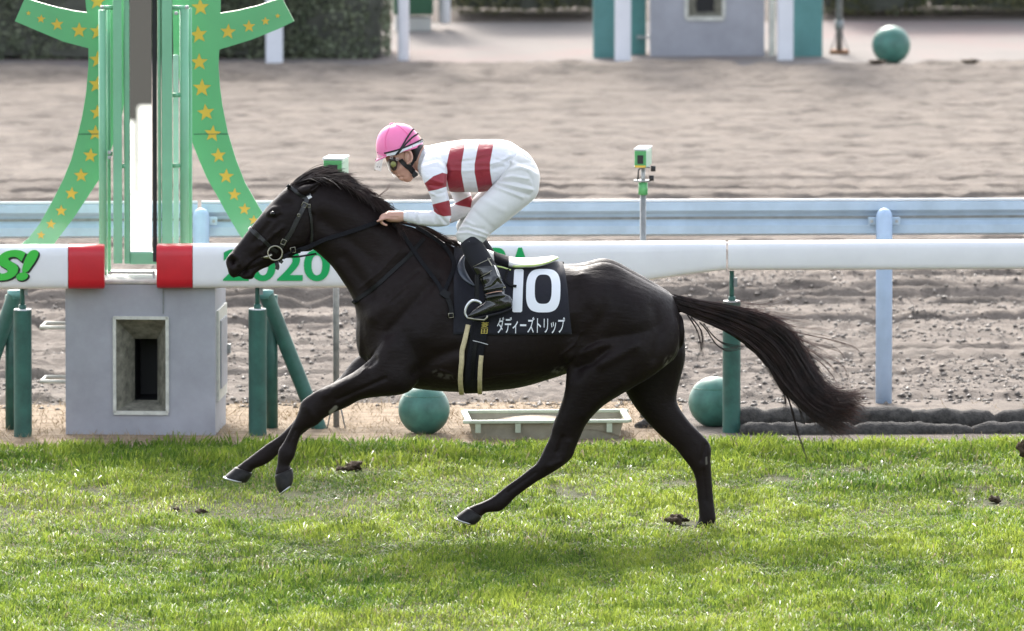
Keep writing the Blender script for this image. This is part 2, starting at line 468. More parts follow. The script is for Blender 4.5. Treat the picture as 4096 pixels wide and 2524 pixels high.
def build_dirt():
    A, FA = dirt_patch(-5.2, 5.2, 560, 6.2, 15.0, 330, 'a')
    B, FB = dirt_patch(-5.6, 5.6, 400, 15.0, 21.5, 260, 'b')
    B2, FB2 = dirt_patch(-6.4, 6.4, 400, 21.5, 29.4, 220, 'c')
    FB = np.vstack([FB, FB2 + len(B)]); B = np.vstack([B, B2])
    me = mesh_arrays('dirt_track', np.vstack([A, B]), np.vstack([FA, FB + len(A)]))
    linkmesh('dirt_track', me, m_dirt, smooth=True, kind='structure')
    # loose crumbs and darker clods thrown up by hooves and the harrow
    tr = BVHTree.FromPolygons([tuple(v) for v in np.vstack([A, B]).tolist()], np.vstack([FA, FB + len(A)]).tolist())
    n = 40000
    far = rng.random(n) < 0
    x = rng.uniform(-5, 5, n); yr = np.where(far, rng.uniform(14, 28.8, n), rng.uniform(6.25, 15, n))
    k = rng.random(n) < np.clip(.42 + 2.6 * fbm(x * .8, yr * 1.1, 401, 4), .04, 1); x, yr, far = x[k], yr[k], far[k]; n = len(x)
    eb = rng.random(n) < .06; yr = np.where(eb, rng.normal(6.2, .11, n), yr); far = far & ~eb      # dark clods against the verge
    y = yr + SLOPE * x
    w = np.where(far, rng.uniform(.015, .085, n), rng.uniform(.004, .011, n) * rng.choice([1, 1, 1, 1.8], n)); w = np.where(eb, rng.uniform(.007, .022, n), w); h = np.where(far, rng.uniform(.004, .009, n), w * rng.uniform(.5, .9, n)); d = w * rng.uniform(.7, 1.3, n)
    z = np.array([(lambda q: q[0][2] if q[0] else 0.0)(tr.ray_cast(Vector((a, b_, 1)), Vector((0, 0, -1)))) for a, b_ in zip(x, y)])
    o = np.array([[1, 0, 0], [0, 1, 0], [-1, 0, 0], [0, -1, 0], [0, 0, 1], [0, 0, -1]], float)
    sc = np.stack([w, d, h], -1)[:, None] * rng.uniform(.65, 1.3, (n, 6, 3))
    V = np.stack([x, y, z + h * .35], -1)[:, None] + o[None] * sc + rng.normal(0, .25, (n, 6, 3)) * sc * .6
    f = np.array([[0, 1, 4], [1, 2, 4], [2, 3, 4], [3, 0, 4], [1, 0, 5], [2, 1, 5], [3, 2, 5], [0, 3, 5]])
    me = mesh_arrays('dirt_crumbs', V.reshape(-1, 3), (np.arange(n)[:, None, None] * 6 + f[None]).reshape(-1, 3))
    me.attributes.new('hue', 'FLOAT', 'POINT').data.foreach_set('value', np.repeat(np.where(eb, -.25 + .6 * rng.random(n), rng.random(n) ** 1.3), 6).astype(np.float32))
    linkmesh('dirt_crumbs', me, leafmat('crumb', (.075, .064, .056), (.215, .187, .162)), label='loose dark and pale crumbs of earth strewn over the dirt track', cat='crumbs', kind='stuff')
build_dirt()

# --- turf: single blades, clumps, worn and trodden places
SOILSPOTS = [(GX(*ZW(848, 1130)), .16), (GX(*ZW(815, 1135)), .10), (GX(*ZW(425, 1230)), .12), (GX(*ZW(480, 1235)), .10), (GX(*ZW(1640, 1262)), .2), (GX(*ZW(1340, 1180)), .16),
             (GX(*ZW(1380, 1190)), .14), (GX(*ZW(1625, 1160)), .1), (GX(*ZW(2385, 1210)), .14), (GX(*ZW(1870, 1150)), .12), (GX(*ZW(215, 1180)), .15), (GX(*ZW(40, 1180)), .14),
             (GX(*ZW(1085, 1265)), .08), (GX(*ZW(2330, 1180)), .12), (GX(*ZW(1000, 1100)), .12), (GX(*ZW(700, 1190)), .12), (GX(*ZW(2050, 1130)), .12)]
def build_turf():
    n = 520000
    x = rng.uniform(-4.6, 4.6, n); yr = rng.uniform(-6.0, 4.02, n)
    patch = fbm(x * 1.6, yr * 1.0, 101, 4)              # tall / thin clumps
    fine = fbm(x * 6, yr * 3.2, 111, 3)
    worn = np.exp(-((yr - 0.9) / 1.9) ** 2) * np.clip(0.40 + 2.4 * fbm(x * 0.9, yr * 1.0, 121, 4), 0, .85)
    worn = np.maximum(worn, np.clip(-2.2 * fbm(x * 2.2, yr * 1.5, 125, 3) - .18, 0, 1) * 1.2 * (yr < 2.8))
    y = yr + SLOPE * x
    for s, rad in SOILSPOTS:
        d = np.hypot((x - s[0]), (y - s[1]) * 0.55) / rad
        worn = np.maximum(worn, np.exp(-d ** 2) * 1.2)
    keepn = rng.random(n) > np.clip(worn * 0.88, 0, 0.985)
    keepn &= ~((yr > 3.9) & (rng.random(n) < 0.5))
    edge = np.clip((yr - 2.75) / 0.4, 0, 1)
    front = np.clip((-0.6 - yr) / 2.0, 0, 1)
    H = 0.034 + 0.026 * edge + 0.012 * front + 0.060 * patch + 0.070 * fine - 0.016 * worn
    idx = np.where(keepn)[0]
    x, y, yr, H, worn, patch, fine, edge = x[idx], y[idx], yr[idx], H[idx], worn[idx], patch[idx], fine[idx], edge[idx]
    n = len(x)
    H = np.clip(H, 0.012, 0.13) * rng.uniform(0.55, 1.3, n)
    flat = rng.random(n) < (0.22 + 0.35 * np.clip(worn, 0, 1) - .15 * edge)          # trodden blades lie down
    cl = 2 * math.pi * (vnoise(x * 2.6, yr * 2.0, 131) + .8 * vnoise(x * 9, yr * 8, 132)) + rng.normal(0, .55, n)
    lean = np.where(flat, rng.uniform(.03, .075, n), H * rng.uniform(0.1, 0.75, n))
    lx, ly = np.cos(cl) * lean, np.sin(cl) * lean
    tip = np.where(flat, H * .45 + .004, H * rng.uniform(.85, 1.05, n))
    mid = np.where(flat, H * .8 + .008, H * .55)
    w = rng.uniform(0.0016, 0.0042, n) * (1 + 0.25 * edge)
    a2 = np.where(flat, cl + math.pi / 2 + rng.normal(0, .3, n), rng.uniform(0, math.pi, n))
    wx, wy = np.cos(a2) * w, np.sin(a2) * w
    V = np.empty((n, 4, 3), np.float32)
    V[:, 0] = np.stack([x, y, np.full(n, -0.006)], -1)
    mx, my = x + lx * 0.42, y + ly * 0.42
    V[:, 1] = np.stack([mx - wx, my - wy, mid], -1); V[:, 2] = np.stack([mx + wx, my + wy, mid + rng.normal(0, .0012, n)], -1)
    V[:, 3] = np.stack([x + lx, y + ly, tip], -1)
    b = (np.arange(n) * 4)[:, None]
    F = np.concatenate([b + np.array([[0, 2, 1]]), b + np.array([[1, 2, 3]])], 0)
    me = mesh_arrays('grass', V.reshape(-1, 3), F)
    hue = np.clip(0.57 + 1.15 * fbm(x * 1.1, yr * 1.0, 141, 4) + 0.9 * fine + rng.normal(0, 0.22, n) - 0.12 * edge, 0, 1)
    dry = np.clip((rng.random(n) < 0.03 + 0.16 * worn) * 1.0, 0, 1)
    at = me.attributes.new('hue', 'FLOAT', 'POINT'); at.data.foreach_set('value', np.repeat(hue, 4).astype(np.float32))
    gloss = np.where(rng.random(n) < .014, .7, .02)               # a few blades made glossy to give glints
    at = me.attributes.new('gloss', 'FLOAT', 'POINT'); at.data.foreach_set('value', np.repeat(gloss, 4).astype(np.float32))
    at = me.attributes.new('dry', 'FLOAT', 'POINT'); at.data.foreach_set('value', np.repeat(dry, 4).astype(np.float32))
    m = bpy.data.materials.new('grass'); m.use_nodes = True
    nt = m.node_tree; pb = nt.nodes['Principled BSDF']
    pb.inputs['Roughness'].default_value = 0.30
    a3_ = nt.nodes.new('ShaderNodeAttribute'); a3_.attribute_name = 'gloss'; nt.links.new(a3_.outputs['Fac'], pb.inputs['Specular IOR Level'])
    a1 = nt.nodes.new('ShaderNodeAttribute'); a1.attribute_name = 'hue'
    a2_ = nt.nodes.new('ShaderNodeAttribute'); a2_.attribute_name = 'dry'
    rp = nt.nodes.new('ShaderNodeValToRGB')
    rp.color_ramp.elements[0].color = (0.045, 0.100, 0.020, 1); rp.color_ramp.elements[0].position = 0.05
    rp.color_ramp.elements[1].color = (0.200, 0.264, 0.050, 1); rp.color_ramp.elements[1].position = 0.95
    e = rp.color_ramp.elements.new(0.5); e.color = (0.120, 0.190, 0.034, 1)
    nt.links.new(a1.outputs['Fac'], rp.inputs['Fac'])
    mx_ = nt.nodes.new('ShaderNodeMix'); mx_.data_type = 'RGBA'; mx_.inputs[7].default_value = (0.20, 0.185, 0.10, 1)
    nt.links.new(a2_.outputs['Fac'], mx_.inputs[0]); nt.links.new(rp.outputs['Color'], mx_.inputs[6])
    nt.links.new(mx_.outputs[2], pb.inputs['Base Color'])
    tr = nt.nodes.new('ShaderNodeBsdfTranslucent')
    hs = nt.nodes.new('ShaderNodeHueSaturation'); hs.inputs['Value'].default_value = 1.5; hs.inputs['Saturation'].default_value = 1.05; hs.inputs['Hue'].default_value = 0.485
    nt.links.new(mx_.outputs[2], hs.inputs['Color']); nt.links.new(hs.outputs['Color'], tr.inputs['Color'])
    ms = nt.nodes.new('ShaderNodeMixShader'); ms.inputs[0].default_value = 0.5
    nt.links.new(pb.outputs[0], ms.inputs[1]); nt.links.new(tr.outputs[0], ms.inputs[2])
    nt.links.new(ms.outputs[0], nt.nodes['Material Output'].inputs['Surface'])
    linkmesh('grass', me, m, label='bright green tufted turf the horse gallops over', cat='grass', kind='stuff')
build_turf()

def clod(name, c, r, label, m=None, seed=0, sq=0.6):
    bm = bmesh.new(); bmesh.ops.create_icosphere(bm, subdivisions=3, radius=1.0)
    for v in bm.verts:
        k = 1 + 1.9 * float(fbm(np.array([v.co.x * 2.1 + seed]), np.array([v.co.y * 2.1 + v.co.z * 2.7]), seed, 4)[0])
        v.co = Vector((v.co.x * k * r, v.co.y * k * r, v.co.z * k * r * sq))
    me = bpy.data.meshes.new(name); bm.to_mesh(me); bm.free()
    o = linkmesh(name, me, m or M['soil'], smooth=True, label=label, cat='clod', group='turf divots kicked up on the track')
    o.location = c
    return o
for i, (px, rr, lb) in enumerate([((850, 1128), .042, 'large dark divot of soil on the grass behind the front hooves'),
                                  ((818, 1134), .026, 'small soil divot left of the large dark divot'),
                                  ((425, 1232), .024, 'small brown divot lower left, left one of a pair'),
                                  ((481, 1236), .026, 'small brown divot lower left, right one of a pair'),
                                  ((1622, 1258), .05, 'kicked up divot just left of the hind hoof on the ground'),
                                  ((2385, 1206), .03, 'small brown divot near the right edge of the grass')]):
    p = GX(*ZW(*px)); clod('divot', (p[0], p[1], 0.012 + rr * 0.3), rr, lb, seed=i * 7 + 1)
fc = CP(4092, 1790, 0.3)
clod('divot', tuple(fc), 0.028, 'flying clod of earth at the right edge of the picture', seed=77, sq=1.3)

# ---------------------------------------------------------------- white running rail
YR = 4.62
def rrect(e, n=28):
    th = np.linspace(0, 2 * math.pi, n, endpoint=False)
    c, s = np.cos(th), np.sin(th)
    return np.sign(c) * np.abs(c) ** (2 / e), np.sign(s) * np.abs(s) ** (2 / e)
def rail_top(sx): return 985.5 - 22.0 * sx / 4096
def rail_body(secs, thick, name, m, parent, e=4.5):
    cz, cy = rrect(e)
    V = []; n = len(cz)
    for sx, yt, yb in secs:
        a = CP(sx, yt, YR - thick / 2); b = CP(sx, yb, YR - thick / 2)
        zc = (a[2] + b[2]) / 2; h = (a[2] - b[2]) / 2
        for k in range(n):
            V.append((a[0], a[1] + thick / 2 + cy[k] * thick / 2, zc + cz[k] * h))
    F = [(i * n + k, i * n + (k + 1) % n, (i + 1) * n + (k + 1) % n, (i + 1) * n + k) for i in range(len(secs) - 1) for k in range(n)]
    F += [tuple(range(n))[::-1], tuple((len(secs) - 1) * n + k for k in range(n))]
    o = newobj(name, V, F, m, parent, True)
    md = o.modifiers.new('edges', 'EDGE_SPLIT'); md.split_angle = R(50)
    return o
TH = 0.17
lc = thing('rail_cover', 'white padded rail cover with red end left of the finish post', 'rail cover', 'padded covers on the running rail')
rail_body([(-900, 990, 1165), (271, rail_top(271), 1159)], TH, 'cover_panel', M['white_plastic'], lc)
rail_body([(273, rail_top(273), 1159), (330, rail_top(330), 1159), (410, rail_top(410), 1159), (416, rail_top(416) + 3, 1156)], TH + .004, 'end_band', M['red_plastic'], lc)
rc = thing('rail_cover', 'long white padded rail cover with red end and green 2020 behind the horse', 'rail cover', 'padded covers on the running rail')
rail_body([(626, rail_top(626) + 3, 1154), (632, rail_top(632), 1157), (700, rail_top(700), 1157), (769, rail_top(769), 1156)], TH + .004, 'end_band', M['red_plastic'], rc)
rail_body([(771, rail_top(771), 1156), (1500, rail_top(1500), 1154), (2300, rail_top(2300), 1150), (2520, rail_top(2520), 1138), (2625, rail_top(2625), 1121), (2740, rail_top(2740), 1104), (2850, rail_top(2850), 1089), (2898, rail_top(2898) + 1, 1084), (2905, rail_top(2905) + 4, 1082)], TH, 'cover_panel', M['white_plastic'], rc)
pr = rail_body([(2913, rail_top(2913) + 4, 1081), (2920, rail_top(2920), 1084), (3500, rail_top(3500), 1082), (5200, rail_top(5200), 1076)], 0.15, 'running_rail', M['white_plastic'], None)
tag(pr, 'plain white running rail section right of the joint behind the tail', 'rail')

def text_mesh(body, bold=0.0, shear=0.0):
    cu = bpy.data.curves.new('t', 'FONT'); cu.body = body; cu.offset = bold; cu.shear = shear; cu.resolution_u = 6
    o = bpy.data.objects.new('t', cu); col.objects.link(o)
    dg = bpy.context.evaluated_depsgraph_get()
    me = bpy.data.meshes.new_from_object(o.evaluated_get(dg))
    bm = bmesh.new(); bm.from_mesh(me)
    bmesh.ops.remove_doubles(bm, verts=bm.verts[:], dist=1e-4)
    bmesh.ops.triangulate(bm, faces=bm.faces[:])
    V = np.array([v.co[:2] for v in bm.verts]); F = [tuple(v.index for v in f.verts) for f in bm.faces]
    bm.free(); bpy.data.objects.remove(o); bpy.data.curves.remove(cu)
    return V, F
def fit(V, x0, y0, x1, y1):
    """text outline -> photograph pixels, filling the box"""
    mn, mx = V.min(0), V.max(0)
    return np.stack([x0 + (V[:, 0] - mn[0]) / (mx[0] - mn[0]) * (x1 - x0), y1 - (V[:, 1] - mn[1]) / (mx[1] - mn[1]) * (y1 - y0)], -1)
def rail_text(body, x0, y0, x1, y1, m, parent, name, bold=0.03, shear=0, off=0.004):
    V, F = text_mesh(body, bold, shear)
    S = fit(V, x0, y0, x1, y1)
    W = [CP(a, b, YR - TH / 2 - off) for a, b in S]
    V3 = [tuple(w) for w in W] + [(w[0], w[1] + 0.003, w[2]) for w in W]
    return newobj(name, V3, F, m, parent)
rail_text('2020', 892, 997, 1320, 1125, M['text_green'], rc, 'lettering', 0.022)
rail_text('RA', 1962, 990, 2132, 1118, M['text_green'], rc, 'lettering', 0.03)
rail_text('S!', -40, 1003, 160, 1128, M['black'], lc, 'lettering_shadow', 0.06, 0.35, 0.004)
rail_text('S!', -44, 999, 154, 1122, M['logo_green'], lc, 'lettering', 0.045, 0.35, 0.008)

def upright(sx, ytop, ybase, Y, r, n=20):
    """vertical pipe from pixel heights -> points"""
    g = CP(sx, ybase, Y); t = CP(sx, ytop, Y)
    return [(g[0], g[1], -0.05), (g[0], g[1], t[2])]
def rail_post(sx, ytop, label):
    t = thing('rail_post', label, 'post', 'green posts of the running rail')
    p = upright(sx, ytop, 1748, YR, 0.05)
    MB().tube(p, 0.0495, 24).build('post_sleeve', M['green_post'], t, True).modifiers.new('e', 'EDGE_SPLIT').split_angle = R(50)
    c = p[1]
    MB().tube([(c[0], c[1], c[2]), (c[0], c[1], c[2] + 0.006)], 0.047, 24).build('cap', M['white_paint'], t)
    MB().tube([(c[0], c[1], c[2]), (c[0], c[1], c[2] + 0.17)], 0.013, 12).tube([(c[0], c[1], c[2]), (c[0], c[1], c[2] + .03)], 0.02, 12).build('stem', M['green_post'], t, True)
    MB().box((c[0] + 0.02, c[1] - 0.02, c[2] + 0.11), (0.02, 0.03, 0.05)).build('clamp', M['pole'], t)
rail_post(92, 1240, 'green rail post at the far left beside the grey booth')
rail_post(1031, 1238, 'green rail post right of the booth under the 2020 lettering')
rail_post(2926, 1207, 'green rail post behind the horse tail')

def brace(a, b, Y, r, label, name='brace_pipe'):
    p, q = CP(*a, Y), CP(*b, Y)
    t = thing(name, label, 'pipe', 'slanting green brace pipes')
    MB().tube([q, p], r, 20).build('pipe', M['green_post'], t, True).modifiers.new('e', 'EDGE_SPLIT').split_angle = R(50)
    MB().tube([p - np.array([0, 0.0, .03]), p + np.array([0, 0, .015])], r * 1.06, 20).build('collar', M['teal'], t, True)
brace((1062, 1172), (1292, 1752), 4.95, 0.042, 'slanting green brace pipe right of the grey booth')
brace((62, 1172), (-140, 1752), 4.95, 0.042, 'slanting green brace pipe at the left edge')
for sx, lb in ((1088, 'slim green post tucked behind the rail post right of the booth'), (46, 'slim green post tucked behind the rail post at the far left')):
    o = MB().tube(upright(sx, 1180, 1738, 4.98, .03), 0.033, 18).build('brace_post', M['green_post'], None, True); tag(o, lb, 'post', 'slim posts behind the rail')

# ---------------------------------------------------------------- grey finish booth
def booth():
    t = thing('finish_booth', 'grey booth with a deep slot window below the finish mirror', 'booth')
    YB = 4.72
    L, Rr = CP(262, 1400, YB)[0], CP(862, 1400, YB)[0]
    top = CP(500, 1135, YB)[2]
    dep = 0.62
    a = -R(4.2)                                        # turned so its right side shows
    M3 = yawm(a); c = np.array([L, YB + SLOPE * L, 0.0])
    w = (Rr - L) / math.cos(a)
    def T(x, y, z): return tuple(c + M3 @ np.array([x, y, 0]) + np.array([0, 0, z]))
    # window opening (px) in the front face
    x0 = (CP(456, 1400, YB)[0] - L) / math.cos(a); x1 = (CP(674, 1400, YB)[0] - L) / math.cos(a)
    z1 = CP(560, 1264, YB)[2]; z0 = CP(560, 1646, YB)[2]
    xs = [0, x0, x1, w]; zs = [-0.05, z0, z1, top]
    V = [T(x, 0, z) for z in zs for x in xs]; F = []
    for r in range(3):
        for q in range(3):
            if (r, q) != (1, 1): F.append((r * 4 + q, r * 4 + q + 1, r * 4 + q + 5, r * 4 + q + 4))
    b = len(V)
    V += [T(0, dep, -.05), T(w, dep, -.05), T(w, dep, top), T(0, dep, top)]
    F += [(3, b + 1, b + 2, 15), (0, 12, b + 3, b), (b, b + 3, b + 2, b + 1)]
    body = newobj('wall', V, F, M['booth'], t)
    # funnel recess
    hx0 = (CP(526, 1400, YB)[0] - L); hx1 = (CP(617, 1400, YB)[0] - L); hz1 = CP(560, 1355, YB)[2] - .015; hz0 = CP(560, 1600, YB)[2] - .015
    dd = 0.20
    V = [T(x0, 0, z0), T(x1, 0, z0), T(x1, 0, z1), T(x0, 0, z1), T(hx0, dd, hz0), T(hx1, dd, hz0), T(hx1, dd, hz1), T(hx0, dd, hz1)]
    newobj('recess', V, [(0, 1, 5, 4), (1, 2, 6, 5), (2, 3, 7, 6), (3, 0, 4, 7)], M['weathered'], t)
    V = [T(hx0, dd, hz0), T(hx1, dd, hz0), T(hx1, dd, hz1), T(hx0, dd, hz1)] + [T(x, dd + .3, z) for x, z in ((hx0, hz0), (hx1, hz0), (hx1, hz1), (hx0, hz1))]
    newobj('slot', V, [(0, 1, 5, 4), (1, 2, 6, 5), (2, 3, 7, 6), (3, 0, 4, 7), (4, 5, 6, 7)], M['black'], t)
    f = MB(); g = 0.022
    for (xa, za, xb, zb) in ((x0 - .004, z0, x0 + g * .6, z1), (x1 - g * .6, z0, x1 + .004, z1), (x0, z1 - g * .6, x1, z1 + .004), (x0, z0 - .012, x1, z0 + g * .4)):
        cc = T((xa + xb) / 2, -0.004, (za + zb) / 2); f.box(cc, (abs(xb - xa), 0.016, abs(zb - za)), M3)
    f.build('window_frame', M['frame_white'], t)
    # roof slab, sunlit brightness put into its paler colour
    MB().box(T(w / 2, dep / 2, top + .012), (w + .0, dep, .024), M3).build('roof', M['booth_top_sunlit'], t, bevel=0.01)
    MB().box(T(w * .43, 0.10, top + .055), (w * .30, .012, .012), M3).box(T(w * .58, .10, top + .04), (.012, .012, .05), M3).build('roof_rail', M['steel'], t)
    MB().box(T(w * .655, -0.003, (top + z1) / 2 + .01), (.006, .006, top - z1 - .02), M3).build('conduit', M['pole'], t)
    # door on the right side
    MB().box(T(w + .006, dep * .52, top * .52), (.014, dep * .78, top * .60), M3).build('door', M['frame_white'], t)
    MB().box(T(w + .016, dep * .52, top * .52), (.01, dep * .55, top * .45), M3).build('door_panel', M['booth'], t)
    MB().box(T(w + .025, dep * .80, top * .52), (.03, .03, .05), M3).build('handle', M['steel'], t)
    # step irons on the left side
    for zz in (1302, 1518, 1735):
        z = CP(210, zz, YB + .3)[2]
        p = [T(0, .18, z), T(-.155, .18, z), T(-.155, .42, z), T(0, .42, z)]
        MB().tube(p, .011, 8).build('rung', M['frame_white'], t, True)
booth()

# ---------------------------------------------------------------- finish mirror tower
def tower():
    t = thing('finish_mirror', 'tall narrow mirror in a green steel frame marking the finish line', 'mirror')
    Y0 = 4.95
    YM = Y0 + .10
    def bar(x0, x1, ya, yb, Yf, dep, name, m, bevel=.004):
        a = CP(*ZT(x0, ya), Yf); b = CP(*ZT(x1, yb), Yf)
        return MB().box(((a[0] + b[0]) / 2, (a[1] + b[1]) / 2 + dep / 2, (a[2] + b[2]) / 2), (b[0] - a[0], dep, abs(a[2] - b[2])), COURSE).build(name, m, t, bevel=bevel)
    YT = -900                      # runs far above the frame
    bar(848, 922, YT, 1990, Y0, .05, 'frame_post', M['green_frame'])
    bar(1216, 1302, YT, 1990, Y0, .05, 'frame_post', M['green_frame'])
    bar(930, 976, YT, 1992, Y0 + .03, .10, 'mirror_side', M['green_frame'])
    bar(1186, 1215, YT, 1992, Y0 + .03, .10, 'mirror_side', M['green_frame'])
    bar(926, 932, YT, 650, Y0 + .02, .02, 'mirror_seal', M['green_dark'])
    bar(1147, 1186, YT, 1978, Y0 + .045, .02, 'mirror_edge', M['black'])
    bar(968, 979, YT, 1905, Y0 + .05, .02, 'mirror_edge', M['black'])
    bar(976, 1186, 1908, 1995, Y0 + .05, .08, 'bottom_rail', M['green_frame'])
    # the mirror: tilted up a little
    m = bpy.data.materials.new('mirror'); m.use_nodes = True; b = m.node_tree.nodes['Principled BSDF']
    b.inputs['Base Color'].default_value = (0.90, 0.94, 0.91, 1); b.inputs['Metallic'].default_value = 1; b.inputs['Roughness'].default_value = 0.0
    tilt = R(2.03)
    A = CP(*ZT(977, 1908), YM); B = CP(*ZT(1148, 1908), YM); Tz = CP(*ZT(977, YT), YM)[2]
    hgt = Tz - A[2]
    # several panes, each leaning the same, so the depth stays small
    npan = 6
    for i in range(npan):
        za, zb = A[2] + hgt * i / npan, A[2] + hgt * (i + 1) / npan
        dy = (zb - za) * math.tan(tilt)
        V = [(A[0], A[1], za), (B[0], B[1] - SLOPE * (B[0] - A[0]), za), (B[0], B[1] + dy - SLOPE * (B[0] - A[0]), zb), (A[0], A[1] + dy, zb)]
        newobj('mirror_pane', V, [(0, 1, 2, 3)], m, t)
    # round tubes either side
    def pipe(x, r, ya, yb, Yf, name='frame_tube', mm='green_frame'):
        a = CP(*ZT(x, ya), Yf); b = CP(*ZT(x, yb), Yf)
        MB().tube([(b[0], b[1], b[2]), (b[0], b[1], a[2])], r, 18).build(name, M[mm], t, True)
    pipe(779, .0215, 75, 2130, Y0 + .04); pipe(1396, .0255, 65, 2130, Y0 + .04); pipe(1440, .010, 60, 2130, Y0 + .10); pipe(825, .010, 70, 2130, Y0 + .10)
    for x0, x1, yy in ((779, 850, 57), (1302, 1400, 57), (1302, 1362, 718), (1302, 1362, 1250), (812, 850, 1160), (922, 945, 1255), (1302, 1440, 2035)):
        p, q = CP(*ZT(x0, yy), Y0 + .04), CP(*ZT(x1, yy), Y0 + .04)
        MB().tube([p, q], .012, 12).build('cross_tube', M['green_frame'], t, True)
    for x, yy in ((770, 55), (1412, 55), (1330, 100), (826, 1150), (826, 1190)):
        p = CP(*ZT(x, yy), Y0); MB().box(p, (.02, .02, .018), COURSE).build('bolt', M['steel'], t, bevel=.003)
    o = bar(1306, 1352, 415, 2130, Y0 + .12, .02, 'backing_plate', M['pale_blue'])
tower()

# ---------------------------------------------------------------- star boards
def board(left):
    YBd = 5.25
    if left:
        out = [(668, 365), (667, 500), (650, 700), (620, 880), (580, 1050), (540, 1200), (480, 1350), (400, 1510), (300, 1690), (215, 1800), (150, 1855)]
        out = [(640, -60)] + [(650, 60), (657, 96)] + ['horn'] + out
        horn = [(560, 82), (430, 55), (320, 25), (205, -10), (190, -20), (112, 160), (300, 240), (480, 315)]
        inn = [(385, 1875), (440, 1800), (560, 1640), (660, 1490), (745, 1360), (840, 1130), (920, 880), (950, 700), (960, 300), (960, -60)]
    else:
        out = [(1655, 375), (1650, 500), (1660, 650), (1680, 800), (1720, 1000), (1780, 1200), (1850, 1380), (1925, 1510), (2030, 1690), (2120, 1830)]
        out = [(1668, -60), (1666, 60), (1665, 100), 'horn'] + out
        horn = [(1800, 78), (1950, 42), (2060, 4), (2130, -14), (2222, 160), (2100, 220), (1900, 300)]
        inn = [(1890, 1880), (1800, 1760), (1700, 1590), (1640, 1480), (1560, 1340), (1500, 1200), (1455, 1085), (1400, 800), (1310, 415), (1300, -60)]
    pts = []
    for p in out:
        if p == 'horn': pts += horn
        else: pts.append(p)
    pts += inn
    side = 'left' if left else 'right'
    t = thing('star_board', f'green curved board with gold stars on the {side} of the finish mirror', 'sign board', 'starred boards of the finish post')
    W = [CP(*ZT(*p), YBd) for p in pts]
    n = len(W)
    bm = bmesh.new()
    f = bm.faces.new([bm.verts.new(w) for w in W])
    r = bmesh.ops.extrude_face_region(bm, geom=[f])
    for v in r['geom']:
        if isinstance(v, bmesh.types.BMVert): v.co.y += 0.03
    bmesh.ops.recalc_face_normals(bm, faces=bm.faces[:]); bmesh.ops.triangulate(bm, faces=[x for x in bm.faces if len(x.verts) > 4])
    me = bpy.data.meshes.new('panel'); bm.to_mesh(me); bm.free()
    linkmesh('panel', me, M['board_green'], t)
    S = [(1513, 55, 70), (1500, 262, 70), (1505, 470, 68), (1525, 665, 72), (1555, 850, 68), (1605, 1010, 66), (1650, 1175, 60), (1708, 1332, 60), (1770, 1470, 52), (1846, 1580, 48), (1916, 1664, 42), (1513, -160, 70)]
    H = [(1722, 240, 62), (1880, 200, 50), (2005, 160, 34), (2097, 120, 21)]
    if left:
        S = [(737, 10, 70), (742, 240, 70), (740, 450, 68), (735, 640, 70), (737, 850, 60), (720, 1005, 62), (682, 1175, 58), (612, 1325, 57), (540, 1462, 52), (462, 1592, 46), (385, 1693, 40), (310, 1775, 34)]
        H = [(597, 230, 62), (432, 185, 50), (310, 143, 35), (215, 100, 20)]
    for x, y, r_ in S + H:
        tilt = random.uniform(-.12, .12); c = CP(*ZT(x, y), YBd - .003); rr = r_ * .5297 / 723
        V = [tuple(c)]
        for k in range(10):
            a = math.pi / 2 + k * math.pi / 5 + tilt; q = rr if k % 2 == 0 else rr * .42
            dx, dz = math.cos(a) * q, math.sin(a) * q
            V.append((c[0] + dx, c[1] + SLOPE * dx, c[2] + dz))
        F = [(0, 1 + k, 1 + (k + 1) % 10) for k in range(10)]
        V += [(v[0], v[1] + .002, v[2]) for v in V]
        F += [(1 + k, 12 + k, 12 + (k + 1) % 10, 1 + (k + 1) % 10) for k in range(10)]
        newobj('star', V, F, M['gold'], t)
    # panel joint
    yj = 1012
    xs = (592, 745) if left else (1465, 1725)
    a, b = CP(*ZT(xs[0], yj), YBd - .002), CP(*ZT(xs[1], yj), YBd - .002)
    MB().box((a + b) / 2, (b[0] - a[0], .003, .004), COURSE).build('joint', M['green_dark'], t)
board(True); board(False)

# ---------------------------------------------------------------- balls, trough, sandbags, sensors
def ball(cx, cy, r, Y, label, base=None):
    g = CP(cx, cy, Y); rad = r / FPX * np.linalg.norm(g - CAM)
    t = thing('green_ball', label, 'ball', 'green balls along the rails')
    c = np.array([g[0], g[1], max(rad * 0.96, g[2])])
    bm = bmesh.new(); bmesh.ops.create_uvsphere(bm, u_segments=40, v_segments=24, radius=rad)
    me = bpy.data.meshes.new('shell'); bm.to_mesh(me); bm.free()
    o = linkmesh('shell', me, M['green_ball'], t, True); o.location = c
    ring = [(math.cos(a) * rad * .995, math.sin(a) * rad * .995, 0) for a in np.linspace(0, 2 * math.pi, 41)]
    o2 = MB().tube(ring, .0022, 6, False).build('seam', M['green_dark'], t, True); o2.location = c + np.array([0, 0, rad * .55]); o2.scale = (.835, .835, 1)
ball(1696, 1675, 103, 4.66, 'green ball lying on the verge under the horse belly')
ball(2857, 1655, 103, 4.95, 'green ball half hidden by the rail post behind the hind leg')

